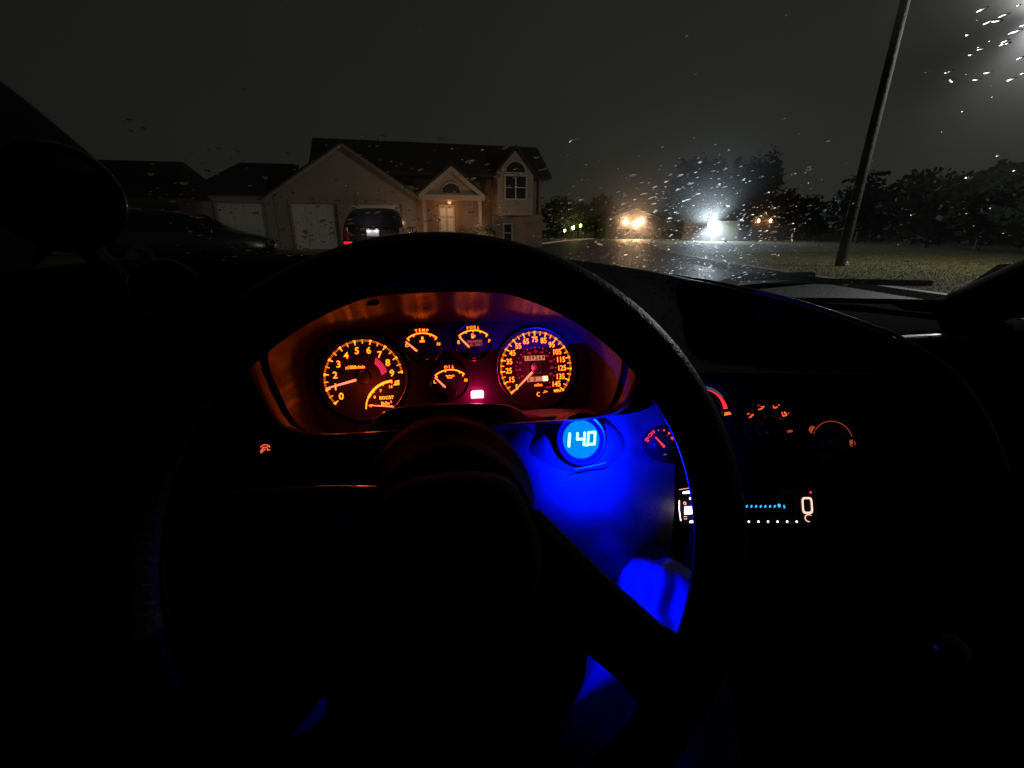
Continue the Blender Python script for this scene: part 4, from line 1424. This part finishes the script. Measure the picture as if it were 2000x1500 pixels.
# ---------------------------------------------------------------- steering wheel and column
TILT = rad(23.45)
W = thing('steering_wheel', 'black leather steering wheel with angled lower spokes', 'steering wheel', (.0055, .2283, .9451), (rad(90) - TILT, 0, 0))
g = G()
RM, rm, rz_ = .172, .016, .0165
n1, n2 = 120, 20
rings = []
for i in range(n1):
    a = 2 * pi * i / n1
    ring = []
    for j in range(n2):
        b = 2 * pi * j / n2
        ring.append(((RM + rm * cos(b)) * cos(a), (RM + rm * cos(b)) * sin(a), rz_ * sin(b)))
    rings.append(ring)
rings.append(rings[0])
g.loft(rings)
rim = g.build('rim', 'leather', W, smooth=True, angle=180)
# leather seam round the inside
G().tube([((RM - rm - .0004) * cos(2 * pi * k / 160), (RM - rm - .0004) * sin(2 * pi * k / 160), .0) for k in range(160)], .0012, 6, True).build('stitching', 'rubber', rim, smooth=True)
for sgn in (-1, 1):
    g = G()
    a, b = Vector((sgn * .038, -.008, -.014)), Vector((sgn * .1375, -.107, .0))
    d_ = (b - a).normalized()
    k_ = Vector((-d_.y, d_.x, 0))
    rings = []
    for f_, wd, th in ((0, .042, .020), (.4, .036, .015), (.75, .035, .012), (1.0, .046, .012)):
        c = a.lerp(b, f_)
        rings.append([tuple(c + k_ * (wd * .62 * cos(2 * pi * q / 16)) + Vector((0, 0, th * sin(2 * pi * q / 16)))) for q in range(16)])
    g.loft(rings, True, True)
    g.build('spoke', 'softpad', W, smooth=True, angle=60)
pad = [(-.042, .020), (-.03, .034), (0, .038), (.03, .034), (.042, .020), (.050, -.01), (.041, -.045), (.030, -.066), (0, -.074), (-.030, -.066), (-.041, -.045), (-.050, -.01)]
padr = [(p.x, p.y) for p in spl([Vector(p) for p in pad + pad[:1]], 4)][:-1]
g = G()
g.loft([[(x * 1.0, y * 1.0, -.03) for x, y in padr], [(x * 1.04, y * 1.04, -.005) for x, y in padr], [(x, y, .012) for x, y in padr], [(x * .85, y * .85, .022) for x, y in padr], [(x * .4, y * .4, .027) for x, y in padr]], True, True)
g.build('hub_pad', 'softpad', W, smooth=True, angle=60)
# column shroud
K = thing('steering_column', 'glossy steering column shroud between wheel and cluster', 'column', W.location, W.rotation_euler)


def shroud(r, flat, z, dy):
    return [(r * cos(a), r * sin(a) * (1.0 if sin(a) > 0 else flat) + dy, z) for a in [2 * pi * k / 40 for k in range(40)]]


g = G()
g.loft([shroud(.050, .5, -.045, -.006), shroud(.058, .5, -.047, -.006), shroud(.0615, .5, -.055, -.006), shroud(.064, .5, -.11, -.004), shroud(.074, .55, -.125, -.004), shroud(.077, .55, -.135, -.004), shroud(.080, .6, -.22, .0), shroud(.095, .6, -.30, .0)], True, True)
g.build('shroud', 'shroud', K, smooth=True, angle=45)
for sgn, yy, ln in ((-1, .02, .15), (1, -.048, .080)):
    s_ = G().tube([(sgn * .05, yy, -.085), (sgn * .08, yy + .004, -.08), (sgn * ln, yy + .006, -.072)], [.006, .006, .009], 10).build('stalk', 'trim', K, smooth=True)
ig = G().lathe([(.012, 0), (.017, .004), (.017, .02), (.012, .022), (0, .022)], 24, Matrix.Translation((.082, -.052, -.15)) @ Matrix.Rotation(rad(50), 4, 'Y')).build('ignition_lock', 'metal', K, smooth=True)

# ---------------------------------------------------------------- pillar gauges, shifter, seat
for (u, v, dd, R_, lab) in ((118, 388, .315, .036, 'unlit round gauge pod high on the driver side pillar'), (325, 567, .46, .031, 'unlit round gauge pod at the foot of the driver side pillar')):
    pos = atd(u, v, dd)
    q = (EYE - pos).to_track_quat('Z', 'Y').to_euler()
    pg = thing('gauge_pod', lab, 'gauge', pos, q)
    G().lathe([(R_ * .86, -.002), (R_ * .9, .004), (R_ * .97, .005), (R_, .002), (R_ * 1.02, -.02), (R_ * .9, -.07)], 48).build('pod', 'gloss', pg, smooth=True)
    G().lathe([(0, -.004), (R_ * .88, -.004)], 48).build('dial_face', 'gloss', pg)
    g = G()
    for k in range(28):
        a = 225 - 270 * k / 27
        g.bar(polar(0, 0, R_ * .72, a), polar(0, 0, R_ * .8, a), .0006, None, -.0032)
    g.build('scale_marks', mat('unlit_print', (.3, .3, .3), .6), pg)
    g = G().bar((0, 0), polar(0, 0, R_ * .66, 222), .0016, .0008, -.002)
    g.build('needle', mat('unlit_needle', (.25, .08, .05), .6), pg)
SK = atd(1850, 1275, .56)
sh_ = thing('gear_shifter', 'glossy black ball shift knob on the center console', 'shifter', SK)
G().lathe([(.008, -.034), (.012, -.030), (.020, -.022), (.0265, -.008), (.027, .003), (.024, .013), (.017, .020), (.008, .0235), (0, .024)], 40).build('knob', 'gloss', sh_, smooth=True, angle=180)
G().lathe([(.006, -.16), (.006, -.03)], 16).build('lever', 'metal', sh_, smooth=True)
g = G()
g.lathe([(.075, -.19), (.062, -.165), (.064, -.155), (.045, -.13), (.047, -.12), (.026, -.095), (.02, -.07), (.009, -.055)], 28)
g.build('boot', 'carpet', sh_, smooth=True)
TN = thing('center_tunnel', 'dark center tunnel carrying the shifter between the seats', 'console', (0, 0, 0))
g = G()
tz = SK.z - .19
g.loft([[(x, y, z) for x, z in ((.40, .2), (.42, tz - .04), (.46, tz), (.66, tz), (.70, tz - .04), (.72, .2))] for y in (-.8, -.2, .1, SK.y + .12, .62)], close=False)
g.build('tunnel_panel', 'carpet', TN, smooth=True, angle=40)
G().box((.56, -.25, tz + .04), (.18, .4, .09)).build('armrest_lid', 'carpet', TN, bevel=.02)

SE = thing('driver_seat', 'dark bucket seat under the driver', 'seat', (.02, -.42, .2))
g = G().box((0, .12, .12), (.5, .56, .16))
g.build('cushion', 'fabric', SE, bevel=.05)
for sgn in (-1, 1):
    G().box((sgn * .25, .1, .18), (.08, .5, .14)).build('bolster', 'fabric', SE, bevel=.03)
G().box((0, 0, 0), (.48, .14, .66), Matrix.Translation((0, -.22, .5)) @ Matrix.Rotation(rad(-18), 4, 'X').inverted()).build('backrest', 'fabric', SE, bevel=.05)

# ---------------------------------------------------------------- the driver
PE = thing('person', 'person in blue jeans sitting behind the steering wheel', 'person', (0, 0, 0))


def skin_body(name, joints, bones, m, parent, root=0, sub=2):
    me = bpy.data.meshes.new(name)
    me.from_pydata([j[0] for j in joints], bones, [])
    o = bpy.data.objects.new(name, me)
    COL.objects.link(o)
    o.parent = parent
    s_ = o.modifiers.new('skin', 'SKIN')
    sv = me.skin_vertices[0].data if me.skin_vertices else None
    if sv is None:
        bpy.context.view_layer.objects.active = o
        o.select_set(True)
        bpy.ops.mesh.customdata_skin_add()
        sv = me.skin_vertices[0].data
    for k, j in enumerate(joints):
        r_ = j[1]
        sv[k].radius = (r_, r_) if not isinstance(r_, tuple) else r_
        sv[k].use_root = (k == root)
    s_.use_smooth_shade = True
    b = o.modifiers.new('sub', 'SUBSURF')
    b.levels = b.render_levels = sub
    me.materials.append(M[m] if isinstance(m, str) else m)
    return o


def denim_folds():
    m = mat('denim_cloth', (0.035, 0.06, 0.18), 0.9, bump=0.5, bscale=900)
    t = m.node_tree
    b = t.nodes['Principled BSDF']
    co = t.nodes.new('ShaderNodeTexCoord')
    mp = t.nodes.new('ShaderNodeMapping')
    mp.inputs['Rotation'].default_value = (0, 0, rad(35))
    wv = t.nodes.new('ShaderNodeTexWave')
    wv.inputs['Scale'].default_value = 7
    wv.inputs['Distortion'].default_value = 5
    wv.inputs['Detail'].default_value = 2
    bp = t.nodes.new('ShaderNodeBump')
    bp.inputs['Strength'].default_value = .8
    bp.inputs['Distance'].default_value = .02
    t.links.new(co.outputs['Object'], mp.inputs[0])
    t.links.new(mp.outputs[0], wv.inputs['Vector'])
    t.links.new(wv.outputs['Fac'], bp.inputs['Height'])
    old = b.inputs['Normal'].links[0].from_node
    t.links.new(bp.outputs[0], old.inputs['Normal'])
    return m


jn = [((.04, -.33, .50), .14), ((.11, -.28, .50), .10), ((.12, -.02, .57), .086), ((.15, .22, .66), .084), ((KN.x, KN.y - .02, KN.z - .035), .066), ((KN.x + .02, KN.y + .10, KN.z - .16), .055), ((KN.x + .01, KN.y + .26, .34), .042), ((KN.x, KN.y + .28, .27), .04), ((KN.x, KN.y + .40, .28), .03),
      ((-.05, -.28, .50), .10), ((-.14, -.02, .53), .083), ((-.23, .18, .55), .074), ((-.30, .38, .56), .066), ((-.28, .50, .47), .055), ((-.17, .66, .34), .042), ((-.17, .69, .27), .04), ((-.17, .80, .28), .03)]
bn = [(0, 1), (1, 2), (2, 3), (3, 4), (4, 5), (5, 6), (6, 7), (7, 8), (0, 9), (9, 10), (10, 11), (11, 12), (12, 13), (13, 14), (14, 15), (15, 16)]
jb = skin_body('jeans', jn, bn, denim_folds(), PE, sub=3)
ft = bpy.data.textures.new('cloth_folds', 'WOOD')
ft.wood_type = 'BANDNOISE'
ft.noise_scale = .14
ft.turbulence = 9
dm_ = jb.modifiers.new('folds', 'DISPLACE')
dm_.texture = ft
dm_.texture_coords = 'LOCAL'
dm_.strength = .016
dm_.mid_level = .5
tn = [((.04, -.36, .56), .14), ((.04, -.40, .72), .15), ((.04, -.43, .88), .155), ((.04, -.43, .98), .10), ((.04, -.41, 1.05), .055), ((.04, -.39, 1.10), .06), ((.04, -.36, 1.18), .088), ((.04, -.37, 1.25), .075),
      ((.20, -.42, .95), .06), ((.27, -.34, .78), .045), ((.22, -.13, .86), .035), ((.14, -.05, .97), .03), ((-.12, -.42, .95), .06), ((-.19, -.34, .78), .045), ((-.14, -.13, .86), .035), ((-.06, -.05, .97), .03)]
tb = [(0, 1), (1, 2), (2, 3), (3, 4), (4, 5), (5, 6), (6, 7), (3, 8), (8, 9), (9, 10), (10, 11), (3, 12), (12, 13), (13, 14), (14, 15)]
skin_body('torso', tn, tb, 'shirt', PE)

# ---------------------------------------------------------------- mesh the lettering
flush_text()
for g, name, m, parent, sc in LATER:
    g.build(name, m, parent, scale=sc)
